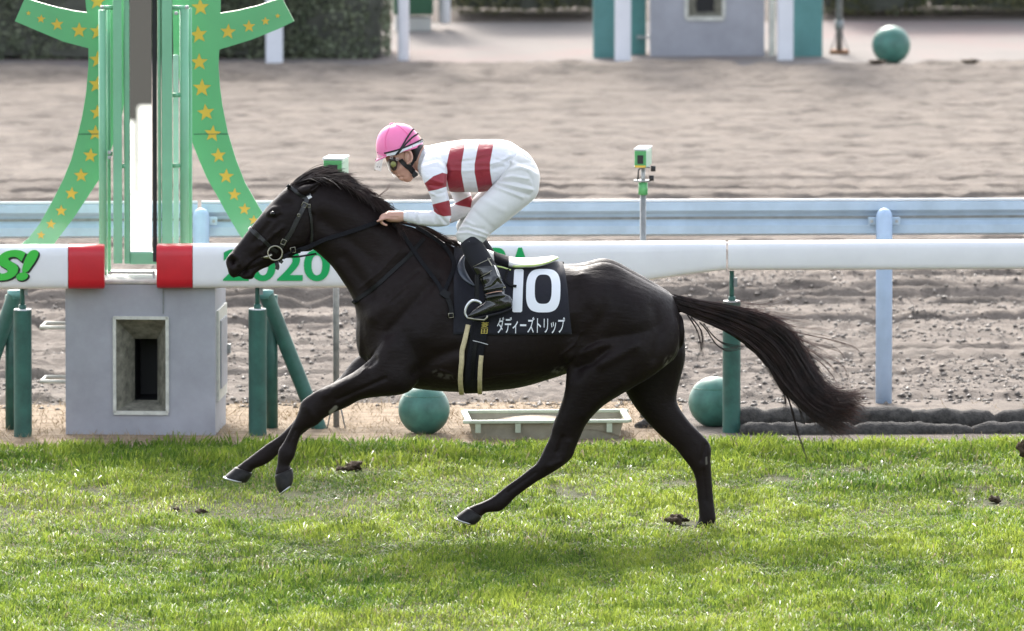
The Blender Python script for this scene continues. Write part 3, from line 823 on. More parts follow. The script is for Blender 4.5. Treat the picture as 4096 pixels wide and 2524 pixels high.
def trough():
    t = thing('sand_trough', 'pale green plastic trough of sand on the verge between the horse legs', 'trough')
    Y = 4.3
    a = CP(1852, 1670, Y); b = CP(2517, 1690, Y); back = CP(1880, 1640, Y + .30)
    x0, x1 = a[0], b[0]; zt = CP(2100, 1686, Y)[2]; d = 0.52
    def T(x, y, z): return (x, Y + SLOPE * x + y, z)
    h = .018
    rim = MB()
    for (xa, xb, ya, yb) in ((x0, x1, -.02, .012), (x0 + .0, x1, d - .012, d + .02), (x0, x0 + .035, .012, d - .012), (x1 - .035, x1, .012, d - .012)):
        c = T((xa + xb) / 2, (ya + yb) / 2, zt); rim.box(c, (xb - xa, yb - ya, h), COURSE)
    rim.build('rim', M['trough'], t, bevel=.004)
    V = [T(x0 + .03, .005, zt), T(x1 - .03, .005, zt), T(x1 - .03, d - .005, zt), T(x0 + .03, d - .005, zt), T(x0 + .06, .03, 0), T(x1 - .06, .03, 0), T(x1 - .06, d - .03, 0), T(x0 + .06, d - .03, 0)]
    newobj('tub', V, [(0, 1, 5, 4), (1, 2, 6, 5), (2, 3, 7, 6), (3, 0, 4, 7), (4, 5, 6, 7)], M['trough_body'], t)
    for fx in (.09, .33, .62, .88):
        MB().box(T(x0 + (x1 - x0) * fx, -.004, zt - .035), (.03, .02, .05), COURSE).build('lug', M['trough'], t)
    nx = 40; V = []; F = []
    for i in range(nx + 1):
        for j in range(5):
            u = i / nx; z = zt - .045 + .035 * math.exp(-((u - .42) / .16) ** 2) + .008 * math.sin(u * 17 + j) - .03 * max(0, u - .7) / .3
            V.append(T(x0 + .045 + (x1 - x0 - .09) * u, .012 + (d - .024) * j / 4, z))
    for i in range(nx):
        for j in range(4): F.append((i * 5 + j, (i + 1) * 5 + j, (i + 1) * 5 + j + 1, i * 5 + j + 1))
    newobj('sand_heap', V, F, M['sand'], t, True)
trough()

def sandbag(sx0, sx1, sy0, sy1, Y, r, label, seed):
    a, b = CP(sx0, sy0, Y), CP(sx1, sy1, Y)
    m = 44; pts = np.array([a + (b - a) * i / m for i in range(m + 1)])
    u = np.linspace(-1, 1, m + 1)
    rr = r * (1 - np.abs(u) ** 7 * .55) * (1 + .22 * fbm(u * 3 + seed, u * 0 + seed * 3.1, seed, 3))
    pts[:, 2] += .035 * fbm(u * 1.6 + seed * 2, u * 0, seed + 5, 2)
    V, F = tube(pts, rr, 26)
    V = np.array(V); V += (0.034 * fbm(V[:, 0] * 13, V[:, 2] * 16 + V[:, 1] * 11, seed, 4))[:, None]
    newobj('sandbag', V, F, M['sandbag'], None, True, label, 'sandbag', 'dark sandbags along the verge')
bags = [(2900, 3230, 1672, 1670, 'dark sandbag of the top row right beside the green post'), (3215, 3665, 1664, 1672, 'long dark sandbag of the top row under the tail and blue post'),
        (3640, 3990, 1664, 1686, 'grey dusty sandbag of the top row right of the blue post'), (3975, 4500, 1680, 1684, 'sandbag of the top row cut by the right picture edge')]
for i, (a, b, c, d, lb) in enumerate(bags): sandbag(a, b, c, d, 4.66, .055, lb, i + 1)
bags = [(2960, 3420, 1722, 1726, 'sandbag of the bottom row nearest the green post'), (3400, 3900, 1724, 1728, 'middle sandbag of the bottom row behind the grass'), (3880, 4480, 1728, 1732, 'bottom row sandbag at the right picture edge')]
for i, (a, b, c, d, lb) in enumerate(bags): sandbag(a, b, c, d, 4.52, .055, lb, i + 11)
sandbag(2540, 2660, 1712, 1690, 4.9, .045, 'short dark sandbag just right of the trough', 31)

def sensor(sx, ytop, wpx, hpx, ybase, label, knobs, Y):
    t = thing('sensor_post', label, 'sensor', 'green sensor boxes on poles')
    a = CP(sx - wpx / 2, ytop, Y); b = CP(sx + wpx / 2, ytop + hpx, Y)
    c = ((a[0] + b[0]) / 2, Y + SLOPE * a[0], (a[2] + b[2]) / 2); w = b[0] - a[0]; h = a[2] - b[2]
    rot = yawm(R(-9))
    dp = 0.20
    cc = np.array(c) + np.array([0, dp / 2, 0])
    MB().box(cc, (w * .8, dp, h), rot).build('housing', M['signal_pale'], t, bevel=.006)
    MB().box(cc + np.array([0, 0, h / 2 + .006]), (w * .86, dp * 1.05, .010), rot).build('lid', M['white_paint'], t, bevel=.003)
    f = cc + rot @ np.array([0, -dp / 2 - .004, 0])
    MB().box(f, (w * .74, .008, h * .92), rot).build('front', M['signal_green'], t)
    MB().box(f + np.array([.0, -.006, -.002]), (w * .38, .006, h * .5), rot).build('lens', M['black'], t)
    MB().box(f + np.array([0, -.004, -h * .43]), (w * .7, .006, h * .12), rot).build('yellow_strip', M['gold'], t)
    zb = cc[2] - h / 2
    MB().tube([(cc[0], cc[1], -.05), (cc[0], cc[1], zb - .12)], .017, 14).build('pole', M['pole'], t, True)
    MB().tube([(cc[0], cc[1], zb - .16), (cc[0], cc[1], zb - .09)], .026, 14).build('sleeve', M['signal_green'], t, True)
    MB().tube([(cc[0], cc[1], zb - .12), (cc[0], cc[1], zb)], .012, 12).box((cc[0] - .005, cc[1], zb - .005), (.09, .06, .008)).box((cc[0] - .005, cc[1], zb - .082), (.09, .06, .008)).build('bracket', M['steel'], t, True)
    if knobs:
        for dz, dx in ((-.012, .055), (-.065, .045)):
            MB().tube([(cc[0] + dx - .012, cc[1] - .03, zb + dz), (cc[0] + dx + .014, cc[1] - .03, zb + dz)], .016, 14).build('knob', M['black'], t, True)
        MB().tube([(cc[0] - .03, cc[1] - .02, zb - .08), (cc[0] - .025, cc[1] - .02, zb - .02), (cc[0], cc[1], zb)], .004, 6).build('cable', M['black'], t, True)
    return cc
sensor(2573, 602, 62, 68, 1748, 'green sensor box on a grey pole right of the jockey', True, 5.3)
c1 = sensor(1343, 640, 98, 70, 1748, 'green and white sensor box on a pole showing above the horse mane', False, 4.9)
t = thing('pole_stay', 'short wire stays at the foot of the grey pole under the horse chest', 'wire')
for s in (-1, 1): MB().tube([(c1[0] + s * .002, c1[1] - .02, .22), (c1[0] + s * .055, c1[1] - .05, -.02)], .004, 6).build('stay', M['pole'], t, True)

# ---------------------------------------------------------------- blue rail of the dirt track
def blue_rail():
    YB_ = 6.2
    prof = [(0, 0), (-.035, -.012), (-.038, -.055), (-.012, -.078), (-.004, -.098), (-.012, -.118), (-.038, -.14), (-.038, -.186), (0, -.20), (.03, -.20), (.03, 0)]
    def run(sx0, sx1, name, m, label, dy0=0, z1=0, z2=None):
        a, b = CP(sx0, 811 - 15 * sx0 / 4096, YB_), CP(sx1, 811 - 15 * sx1 / 4096, YB_)
        V = [(a[0], a[1] + p[0], a[2] + p[1]) for p in prof] + [(b[0], b[1] + p[0], b[2] + p[1]) for p in prof]
        n = len(prof)
        F = [(i, (i + 1) % n, n + (i + 1) % n, n + i) for i in range(n)] + [tuple(range(n))[::-1], tuple(range(n, 2 * n))]
        t = thing(name, label, 'rail', 'blue rails of the dirt track')
        newobj('beam', V, F, m, t)
        MB().tube([(a[0], a[1] - .02, a[2]), (b[0], b[1] - .02, b[2])], .009, 8).build('top_edge', M['white_paint'], t, True)
        MB().box(((a[0] + b[0]) / 2, (a[1] + b[1]) / 2 - .0135, (a[2] + b[2]) / 2 - .098), (b[0] - a[0], .006, .014), COURSE).build('groove', M['pole'], t)
    run(-1200, 790, 'guard_rail', M['blue_rail'], 'pale blue guard rail left of the finish mirror')
    run(806, 5200, 'guard_rail', M['blue_rail'], 'long pale blue guard rail behind the jockey')
    for sx, lb, w in ((3535, 'pale blue rail post at the right with a rounded top', .046), (806, 'pale blue rail post behind the finish mirror', .046), (-560, 'pale blue rail post beyond the left edge', .046)):
        t = thing('guard_post', lb, 'post', 'blue posts of the dirt track rail')
        g = CP(sx, 1626, 6.1)
        zt = CP(sx, 818 + 18, 6.1)[2]
        pts = [(g[0], g[1], -.1), (g[0], g[1], zt - .04)] + [(g[0], g[1], zt - .04 + w * math.sin(a)) for a in (R(25), R(50), R(70), R(85))]
        rs = [w, w] + [w * math.cos(a) for a in (R(25), R(50), R(70), R(85))]
        MB().tube(pts, rs, 24).build('post', M['blue_post'], t, True)
        for s in (-1, 1):
            MB().box((g[0] + s * .065, g[1] + .03, zt - .07), (.05, .02, .045), COURSE).build('bracket', M['blue_rail'], t, bevel=.005)
            MB().tube([(g[0] + s * .07, g[1] + .018, zt - .07), (g[0] + s * .07, g[1] + .008, zt - .07)], .009, 8).build('bolt', M['steel'], t)
blue_rail()

# dark tufts and clods on the verge, dry stalks
def stalks():
    n = 24000
    x = rng.uniform(-4.4, 4.6, n); yr = rng.uniform(4.02, 6.3, n)
    dens = np.clip(0.5 + 2 * fbm(x * 2.5, yr * 2.5, 201, 3), 0, 1); k = rng.random(n) < dens * np.where(x > .9, .06, 1)
    x, yr = x[k], yr[k]; n = len(x); y = yr + SLOPE * x
    H = rng.uniform(.008, .05, n); a = rng.uniform(0, 2 * math.pi, n); L = H * rng.uniform(.4, 2.2, n); w = rng.uniform(.0012, .0026, n)
    V = np.stack([np.stack([x - w, y, 0 * x], -1), np.stack([x + w, y, 0 * x], -1), np.stack([x + np.cos(a) * L, y + np.sin(a) * L, H], -1)], 1)
    me = mesh_arrays('dry_stalks', V.reshape(-1, 3), np.arange(3 * n).reshape(-1, 3))
    linkmesh('dry_stalks', me, mat('straw', (0.38, 0.28, 0.16), 0.8, noise=(3, .5)), label='dry straw coloured stalks on the verge behind the rail', cat='dry grass', kind='stuff')
stalks()

# ---------------------------------------------------------------- far side of the dirt track
m_hedge = leafmat('hedge_leaf', (0.082, 0.104, 0.062), (0.190, 0.215, 0.135))  # leaf greens lightened: far haze put into the colour
m_bush = leafmat('bush_leaf', (0.05, 0.06, 0.025), (0.16, 0.15, 0.07))
m_core = mat('hedge_core', (0.075, 0.078, 0.062), 0.95, noise=(8, .4))
def hedge(x0, x1, Y, dep, h, n, label, name='hedge', m=None, lo=0.0, cat='hedge', group='clipped hedges beyond the dirt track'):
    t = thing(name, label, cat, group)
    c = ((x0 + x1) / 2, Y + SLOPE * (x0 + x1) / 2 + dep / 2, lo + h / 2)
    bm = bmesh.new(); bmesh.ops.create_cube(bm, size=1.0); bmesh.ops.subdivide_edges(bm, edges=bm.edges[:], cuts=5, use_grid_fill=True)
    for v in bm.verts:
        v.co = Vector((v.co.x * (x1 - x0 - .10), v.co.y * (dep - .1), v.co.z * (h - .06)))
        k = float(fbm(np.array([v.co.x * 3]), np.array([v.co.z * 3 + v.co.y]), 5, 2)[0]); v.co += Vector((k * .1, k * .1, k * .05))
    me = bpy.data.meshes.new('stems'); bm.to_mesh(me); bm.free()
    o = linkmesh('stems', me, m_core, t); o.location = c
    f = rng.random(n)
    px = rng.uniform(x0, x1, n); pz = lo + h * rng.random(n); py = np.full(n, 0.0)
    side = rng.random(n)
    py = np.where(side < .68, -.01 + np.abs(rng.normal(0, .05, n)), rng.uniform(0, dep, n))
    pz = np.where((side > .68) & (side < .85), lo + h - np.abs(rng.normal(0, .04, n)), pz)
    px = np.where(side >= .85, np.where(rng.random(n) < .5, x0 + np.abs(rng.normal(0, .04, n)), x1 - np.abs(rng.normal(0, .04, n))), px)
    bul = .10 * fbm(px * 2.2, pz * 2.2, 301, 3)
    py = py - bul
    keep = fbm(px * 7, pz * 7 + py * 5, 311, 2) > -.17
    px, py, pz = px[keep], py[keep], pz[keep]; n = len(px)
    y = Y + SLOPE * px + py
    C = np.stack([px, y, pz], -1)
    u = rng.normal(0, 1, (n, 3)); u /= np.linalg.norm(u, axis=1, keepdims=True)
    v = rng.normal(0, 1, (n, 3)); v -= (v * u).sum(1, keepdims=True) * u; v /= np.linalg.norm(v, axis=1, keepdims=True)
    L = rng.uniform(.012, .026, n)[:, None]; Wd = L * .5
    V = np.stack([C - u * L, C + v * Wd, C + u * L, C - v * Wd], 1).reshape(-1, 3)
    me = mesh_arrays('leaves', V, np.arange(4 * n).reshape(-1, 4))
    hue = np.clip(.45 + 1.5 * fbm(px * 4, pz * 4, 321, 3) + rng.normal(0, .22, n), 0, 1)
    a = me.attributes.new('hue', 'FLOAT', 'POINT'); a.data.foreach_set('value', np.repeat(hue, 4).astype(np.float32))
    linkmesh('foliage', me, m or m_hedge, t)
xf = lambda sx: CP(sx, 255, 30.6)[0]
hedge(xf(-700), xf(560), 30.45, .9, 1.5, 24000, 'dark clipped hedge at the upper left behind the starred board')
hedge(xf(575), xf(1560), 30.45, .9, 1.5, 24000, 'dark clipped hedge between the finish mirror and the white poles')
def farpost(sx, ybase, w, Y, label, m='far_white', d=None, rnd=False, name='far_post', lo=None, h=2.6):
    g = CP(sx, ybase, Y)
    z0 = -0.05 if lo is None else CP(sx, lo, Y)[2]
    if rnd: o = MB().tube([(g[0], g[1], z0), (g[0], g[1], z0 + .02), (g[0], g[1], h)], [w * .36, w / 2, w / 2], 20).build(name, M[m], None, True)
    else: o = MB().box((g[0], g[1], (h + z0) / 2), (w, d or w, h - z0), COURSE).build(name, M[m], None, bevel=.006)
    return tag(o, label, 'post', 'posts beyond the dirt track')
farpost(1097, 264, .125, 30.15, 'square white post in front of the hedge right of the starred board')
farpost(1614, 256, .085, 30.3, 'round pale grey pole at the right end of the hedge', rnd=True)
farpost(1778, 250, .09, 33.2, 'short round white pole hanging beside the dark green cabinet', rnd=True, lo=95)
t = thing('cabinet', 'dark green cabinet on a pale plinth behind the white pole', 'cabinet')
g = CP(1650, 90, 33.0); zc = CP(1650, 62, 33.0)[2]; zp = CP(1650, 120, 33.0)[2]
MB().box((g[0], g[1] + .2, zc + .5), (.30, .3, 1.0), COURSE).build('body', mat('cabinet_green', (.02, .09, .045), .5), t, bevel=.01)
MB().box((g[0], g[1] + .2, zc / 2 - .02), (.27, .26, zc - .006), COURSE).build('plinth', M['concrete'], t)

def farbooth():
    t = thing('far_booth', 'grey booth with a slot window across the dirt track', 'booth')
    Y = 30.55
    L, Rr = CP(2600, 240, Y)[0], CP(3058, 240, Y)[0]
    w = Rr - L; cx = (L + Rr) / 2; y = Y + SLOPE * cx
    x0, x1 = CP(2745, 0, Y)[0], CP(2895, 0, Y)[0]; z0 = CP(2800, 72, Y)[2]; top = 1.25
    mb = MB()
    def T(x, yy, z): return (x, Y + SLOPE * x + yy, z)
    xs = [L, x0, x1, Rr]; zs = [-.05, z0, 1.0, top]
    V = [T(x, 0, z) for z in zs for x in xs]; F = [(r * 4 + q, r * 4 + q + 1, r * 4 + q + 5, r * 4 + q + 4) for r in range(3) for q in range(3) if (r, q) != (1, 1)]
    b = len(V); V += [T(L, .6, -.05), T(Rr, .6, -.05), T(Rr, .6, top), T(L, .6, top)]
    F += [(3, b + 1, b + 2, 15), (0, 12, b + 3, b), (b, b + 3, b + 2, b + 1), (12, 13, 14, 15, b + 2, b + 3)]
    newobj('wall', V, F, M['booth'], t)
    hx0, hx1 = CP(2786, 0, Y)[0], CP(2857, 0, Y)[0]; hz = CP(2800, 52, Y)[2]
    V = [T(x0, 0, z0), T(x1, 0, z0), T(x1, 0, 1), T(x0, 0, 1), T(hx0, .12, hz), T(hx1, .12, hz), T(hx1, .12, .95), T(hx0, .12, .95)]
    newobj('recess', V, [(0, 1, 5, 4), (1, 2, 6, 5), (2, 3, 7, 6), (3, 0, 4, 7)], M['weathered'], t)
    newobj('slot', [T(hx0, .121, hz), T(hx1, .121, hz), T(hx1, .121, .95), T(hx0, .121, .95)], [(0, 1, 2, 3)], M['black'], t)
    f = MB()
    for xa in (x0, x1): f.box(T(xa, -.006, (z0 + 1) / 2), (.026, .016, 1 - z0), COURSE)
    f.box(T((x0 + x1) / 2, -.006, z0 - .004), (x1 - x0, .016, .03), COURSE)
    f.build('window_frame', M['frame_white'], t)
    MB().box(T(Rr + .055, .02, .5), (.05, .05, 1.1), COURSE).build('drain_pipe', M['frame_white'], t, bevel=.02)
farbooth()
teals = [(2431, 118, 250, 'teal panel post at the left of the far booth', 'teal', 30.45), (2545, 78, 250, 'narrow teal post between the white post and the far booth', 'teal', 30.75), (3215, 150, 248, 'wide teal panel post at the right of the far booth', 'teal', 30.5)]
for sx, wpx, yb, lb, mm, Y in teals: farpost(sx, yb, wpx / 542, Y, lb, mm, d=.06)
farpost(2491, 258, .115, 30.2, 'square white post left of the far booth')
farpost(3140, 256, .115, 30.2, 'square white post right of the far booth')
MB().box(tuple(CP(2590, 148, 30.7)), (.16, .03, .02)).build('cross_bar', M['steel'], None, label='thin grey bar between the teal post and the far booth', cat='bar')
t = thing('lamp_mast', 'thin grey mast on a rusty foot with stay wires near the far ball', 'mast')
g = CP(3357, 238, 30.75)
MB().tube([(g[0], g[1], 0), (g[0], g[1], 2.6)], .024, 12).tube([(g[0], g[1], .17), (g[0], g[1], .25)], .034, 12).build('mast', M['pole'], t, True)
MB().box((g[0], g[1], .012), (.14, .14, .03)).build('foot', M['rust'], t)
for s in (-1, 1): MB().tube([(g[0], g[1], .22), (g[0] + s * .07, g[1] - .02, .01)], .004, 6).build('stay', M['pole'], t, True)
ball(3565, 186, 77, 29.8, 'green ball beside the thin mast across the dirt track')
for sx, Y, lb in ((3510, 28.95, 'flat dark clod left on the far edge of the dirt near the ball'), (3880, 28.95, 'flat dark clod on the far edge of the dirt at the right')):
    p = CP(sx, 240, Y); o = clod('divot', (p[0], p[1], .085), .06, lb, seed=int(sx), sq=.22)
# low bushes on the bank
def bx(sx): return CP(sx, 60, 34.5)[0]
for i, (a, b, lo, lb) in enumerate(((1790, 2420, .14, 'loose olive bush on the bank left of the far booth'), (3260, 3700, .12, 'olive bush on the bank behind the thin mast'), (3690, 4400, .13, 'olive bush on the bank at the upper right corner'))):
    hedge(bx(a), bx(b), 34.2, 1.0, 1.3, 9000, lb, 'bush', m_bush, lo=lo - .09, cat='bush', group='bushes on the far bank')

# ---------------------------------------------------------------- behind the camera: seen only in the finish mirror
t = thing('grandstand', 'grandstand front opposite the course, reflected in the finish mirror', 'grandstand')
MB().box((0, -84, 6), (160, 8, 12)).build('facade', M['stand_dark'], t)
MB().box((38.05, -63.6, .45), (84, .4, .9)).box((-44.0, -63.6, .37), (80, .4, .74)).build('parapet', M['concrete'], t)
# ================================================================== THE HORSE
def HP(sx, sy, dy): return CP(sx, sy, dy)

def coat_mat():
    m = bpy.data.materials.new('horse_coat'); m.use_nodes = True
    nt = m.node_tree; b = nt.nodes['Principled BSDF']
    tc = nt.nodes.new('ShaderNodeTexCoord')
    n = nt.nodes.new('ShaderNodeTexNoise'); n.inputs['Scale'].default_value = 2.2; n.inputs['Detail'].default_value = 5
    nt.links.new(tc.outputs['Object'], n.inputs['Vector'])
    mx = nt.nodes.new('ShaderNodeMix'); mx.data_type = 'RGBA'
    mx.inputs[6].default_value = (0.0028, 0.0022, 0.0030, 1); mx.inputs[7].default_value = (0.0150, 0.0072, 0.0058, 1)
    nt.links.new(n.outputs['Fac'], mx.inputs[0])
    # dried mud flecks (their own shape) come in through an attribute
    at = nt.nodes.new('ShaderNodeAttribute'); at.attribute_name = 'mark'
    n3 = nt.nodes.new('ShaderNodeTexNoise'); n3.inputs['Scale'].default_value = 38; n3.inputs['Detail'].default_value = 6
    nt.links.new(tc.outputs['Object'], n3.inputs['Vector'])
    ml = nt.nodes.new('ShaderNodeMath'); ml.operation = 'MULTIPLY'
    rp = nt.nodes.new('ShaderNodeMapRange'); rp.inputs[1].default_value = .46; rp.inputs[2].default_value = .58
    nt.links.new(n3.outputs['Fac'], rp.inputs[0]); nt.links.new(rp.outputs[0], ml.inputs[0]); nt.links.new(at.outputs['Fac'], ml.inputs[1])
    at2 = nt.nodes.new('ShaderNodeAttribute'); at2.attribute_name = 'spot'
    mxm = nt.nodes.new('ShaderNodeMath'); mxm.operation = 'MAXIMUM'
    nt.links.new(ml.outputs[0], mxm.inputs[0]); nt.links.new(at2.outputs['Fac'], mxm.inputs[1])
    mx2 = nt.nodes.new('ShaderNodeMix'); mx2.data_type = 'RGBA'; mx2.inputs[7].default_value = (.22, .20, .17, 1)
    nt.links.new(mxm.outputs[0], mx2.inputs[0]); nt.links.new(mx.outputs[2], mx2.inputs[6])
    nt.links.new(mx2.outputs[2], b.inputs['Base Color'])
    nr = nt.nodes.new('ShaderNodeTexNoise'); nr.inputs['Scale'].default_value = 34; nr.inputs['Detail'].default_value = 6; nr.inputs['Roughness'].default_value = .7
    nt.links.new(tc.outputs['Object'], nr.inputs['Vector'])
    rr_ = nt.nodes.new('ShaderNodeMapRange'); rr_.inputs[1].default_value = .3; rr_.inputs[2].default_value = .7; rr_.inputs[3].default_value = .46; rr_.inputs[4].default_value = .68
    nt.links.new(nr.outputs['Fac'], rr_.inputs[0]); nt.links.new(rr_.outputs[0], b.inputs['Roughness'])
    b.inputs['Specular IOR Level'].default_value = .20
    b.inputs['Sheen Weight'].default_value = .03; b.inputs['Sheen Roughness'].default_value = .35
    b.inputs['Sheen Tint'].default_value = (.75, .78, 1, 1)
    n2 = nt.nodes.new('ShaderNodeTexNoise'); n2.inputs['Scale'].default_value = 75; n2.inputs['Detail'].default_value = 8
    mp = nt.nodes.new('ShaderNodeMapping'); mp.inputs['Scale'].default_value = (.35, 1, 1); mp.inputs['Rotation'].default_value = (0, .5, 0)
    nt.links.new(tc.outputs['Object'], mp.inputs['Vector']); nt.links.new(mp.outputs[0], n2.inputs['Vector'])
    bp = nt.nodes.new('ShaderNodeBump'); bp.inputs['Strength'].default_value = .5; bp.inputs['Distance'].default_value = .004
    nt.links.new(n2.outputs['Fac'], bp.inputs['Height']); nt.links.new(bp.outputs['Normal'], b.inputs['Normal'])
    return m
m_coat = coat_mat()
m_hair = mat('horse_hair', (0.008, 0.0055, 0.0055), .36, spec=.4, noise=(14, .5), two=(0.040, 0.021, 0.017))
m_hairtip = mat('tail_tip_hair', (0.085, 0.036, 0.028), .45, noise=(12, .4))
m_hoof = mat('hoof_horn', (0.008, 0.0075, 0.008), .45, spec=.22, noise=(30, .5), two=(0.024, .021, .019), bump=(50, .3, .002))
m_shoe = mat('horseshoe', (.5, .5, .5), .35, metal=1)
m_eye = mat('eye', (.004, .003, .003), .22, spec=.4)
m_nost = mat('nostril_skin', (.012, .006, .006), .6)

def S_(z, rows, dy=0.0):
    """rows: (x1,y1,x2,y2,hw[,dy[,e[,k]]]) in zoom coordinates"""
    out = []
    for r in rows:
        d = r[5] if len(r) > 5 else dy
        e = r[6] if len(r) > 6 else 2.1
        k = r[7] if len(r) > 7 else 0.0
        out.append((z(r[0], r[1]), z(r[2], r[3]), r[4], d, e, k))
    return out
ident = lambda x, y: (x, y)

torso = loft(S_(ident, [
    (1462, 1190, 1455, 1440, .115), (1510, 1120, 1520, 1500, .175, 0, 2.2), (1610, 1040, 1620, 1545, .215, 0, 2.2, -.10), (1730, 1004, 1740, 1562, .235, 0, 2.2, -.22),
    (1845, 1002, 1845, 1567, .262, 0, 2.15, -.28), (1960, 1030, 1960, 1562, .292, 0, 2.2, -.18), (2080, 1049, 2080, 1548, .305, 0, 2.3, -.06), (2200, 1054, 2200, 1515, .295, 0, 2.3, 0.04),
    (2320, 1058, 2315, 1480, .282, 0, 2.3, .10), (2425, 1053, 2430, 1470, .285, 0, 2.3, .12), (2535, 1087, 2545, 1470, .272, 0, 2.2, .08), (2625, 1132, 2640, 1470, .235, 0, 2.1, .05),
    (2690, 1178, 2695, 1440, .17), (2722, 1240, 2722, 1400, .09)]), n=44, m=5, cap=.4)
neck = loft(S_(ZA, [
    (780, 140, 800, 690, .082), (930, 132, 880, 758, .080, 0, 2.1, -.12), (1080, 182, 960, 838, .083, 0, 2.1, -.2), (1230, 255, 1040, 952, .090, 0, 2.1, -.25), (1370, 352, 1100, 1048, .102, 0, 2.1, -.28),
    (1480, 475, 1138, 1150, .118, 0, 2.1, -.3), (1620, 522, 1155, 1300, .142, 0, 2.1, -.3), (1800, 612, 1168, 1450, .172, 0, 2.1, -.3), (1985, 700, 1235, 1605, .20, 0, 2.1, -.3)]), n=36, m=5, cap=.3)
head = loft(S_(ZA, [
    (800, 160, 850, 640, .072), (690, 155, 790, 706, .080, 0, 2.2), (600, 196, 715, 714, .092, 0, 2.3, .02), (530, 258, 650, 732, .098, 0, 2.3, .08), (460, 328, 590, 762, .092, 0, 2.3, .14),
    (390, 412, 530, 792, .074, 0, 2.3, .12), (330, 486, 480, 812, .060, 0, 2.4, .08), (270, 562, 425, 828, .052, 0, 2.4, .02), (212, 640, 360, 838, .050, 0, 2.4), (158, 706, 300, 850, .053, 0, 2.4),
    (116, 758, 250, 872, .055, 0, 2.3), (106, 800, 212, 910, .047, 0, 2.2), (124, 868, 178, 918, .030)]), n=32, m=5, cap=.5)
jaw = loft(S_(ZA, [(440, 780, 455, 832, .032), (375, 808, 400, 852, .031), (312, 836, 345, 888, .033), (262, 872, 325, 930, .035), (226, 904, 275, 935, .027)]), n=20, m=4, cap=.5)
def ear(dy):
    return loft([(ZA(690, 200), ZA(735, 268), .030, dy, 2), (ZA(735, 178), ZA(775, 250), .032, dy * 1.05, 2), (ZA(790, 172), ZA(815, 232), .028, dy * 1.1, 2), (ZA(840, 152), ZA(850, 195), .018, dy * 1.1, 2), (ZA(878, 136), ZA(880, 146), .008, dy * 1.05, 2)], n=16, m=4, cap=.5)
near_fore = loft(S_(ZC, [
    (1420, -160, 1760, 160, .085, -.135), (1330, 60, 1650, 345, .092, -.155), (1265, 165, 1580, 428, .095, -.165), (1150, 262, 1480, 462, .083, -.17), (1040, 325, 1330, 474, .068, -.17), (950, 370, 1190, 497, .058, -.165),
    (860, 411, 1080, 556, .050, -.16), (780, 458, 980, 598, .046, -.155), (712, 512, 900, 642, .047, -.15), (692, 575, 838, 700, .044, -.148), (668, 640, 768, 730, .035, -.146), (634, 706, 726, 752, .027, -.144), (598, 782, 698, 802, .025, -.142),
    (560, 850, 680, 866, .026, -.14), (528, 897, 666, 917, .033, -.14), (521, 950, 655, 955, .034, -.14), (517, 1012, 617, 1020, .027, -.14), (500, 1078, 628, 1043, .034, -.14), (500, 1120, 640, 1065, .034, -.14)]), n=28, m=4, cap=.3)
far_fore = loft(S_(ZC, [
    (1400, -120, 1700, 180, .08, .135), (1270, 60, 1520, 330, .088, .155), (1120, 190, 1330, 420, .078, .165), (1008, 330, 1180, 482, .062, .165), (870, 440, 1010, 570, .054, .16), (758, 540, 880, 642, .047, .155), (688, 620, 800, 712, .042, .15), (628, 692, 722, 772, .032, .148),
    (540, 780, 622, 860, .026, .146), (440, 848, 532, 930, .026, .144), (350, 915, 470, 986, .032, .142), (288, 962, 415, 1020, .033, .14), (230, 1006, 336, 1050, .028, .14), (192, 1034, 316, 1072, .033, .14), (170, 1055, 305, 1090, .033, .14)]), n=26, m=4, cap=.3)
near_hind = loft(S_(ZD, [
    (1250, -420, 1880, -440, .095, -.12), (1120, -220, 1935, -260, .118, -.15), (1050, -40, 1900, -60, .120, -.165), (1028, 110, 1740, 95, .108, -.17), (1018, 220, 1540, 215, .092, -.165), (985, 340, 1330, 345, .072, -.16), (925, 490, 1200, 482, .056, -.155),
    (900, 590, 1146, 590, .047, -.15), (856, 680, 1106, 684, .043, -.147), (826, 745, 1082, 752, .043, -.145), (788, 808, 1005, 826, .040, -.143), (735, 850, 902, 892, .031, -.142), (650, 917, 792, 957, .026, -.14), (560, 980, 692, 1027, .025, -.138), (470, 1052, 620, 1083, .027, -.137),
    (400, 1095, 560, 1146, .033, -.136), (330, 1125, 498, 1191, .033, -.136), (288, 1141, 400, 1199, .028, -.136), (250, 1157, 358, 1228, .033, -.136), (225, 1175, 345, 1245, .034, -.136)]), n=30, m=4, cap=.3)
far_hind = loft(S_(ZD, [
    (1330, -330, 1960, -330, .10, .125), (1380, -60, 1985, -60, .115, .15), (1450, 130, 1945, 130, .10, .16), (1560, 330, 1914, 300, .074, .155), (1690, 490, 1990, 440, .056, .15), (1800, 600, 2092, 552, .047, .147), (1905, 690, 2166, 628, .043, .145), (1963, 765, 2190, 692, .043, .143), (2020, 838, 2187, 778, .039, .141),
    (2056, 908, 2193, 892, .030, .14), (2072, 1010, 2201, 1005, .026, .138), (2082, 1110, 2210, 1105, .027, .137), (2092, 1200, 2222, 1200, .033, .136), (2088, 1260, 2228, 1262, .034, .136), (2058, 1300, 2190, 1318, .030, .136), (2035, 1330, 2165, 1350, .033, .136)]), n=28, m=4, cap=.3)
dock = loft(S_(ZE, [(-60, 120, 10, 300, .06), (80, 150, 130, 290, .045), (190, 190, 230, 300, .036), (340, 235, 370, 310, .026), (470, 285, 480, 320, .015)]), n=16, m=4)
HV, HF = fuse([torso, neck, head, jaw, ear(-.062), ear(.062), near_fore, far_fore, near_hind, far_hind, dock], .0068, 7)

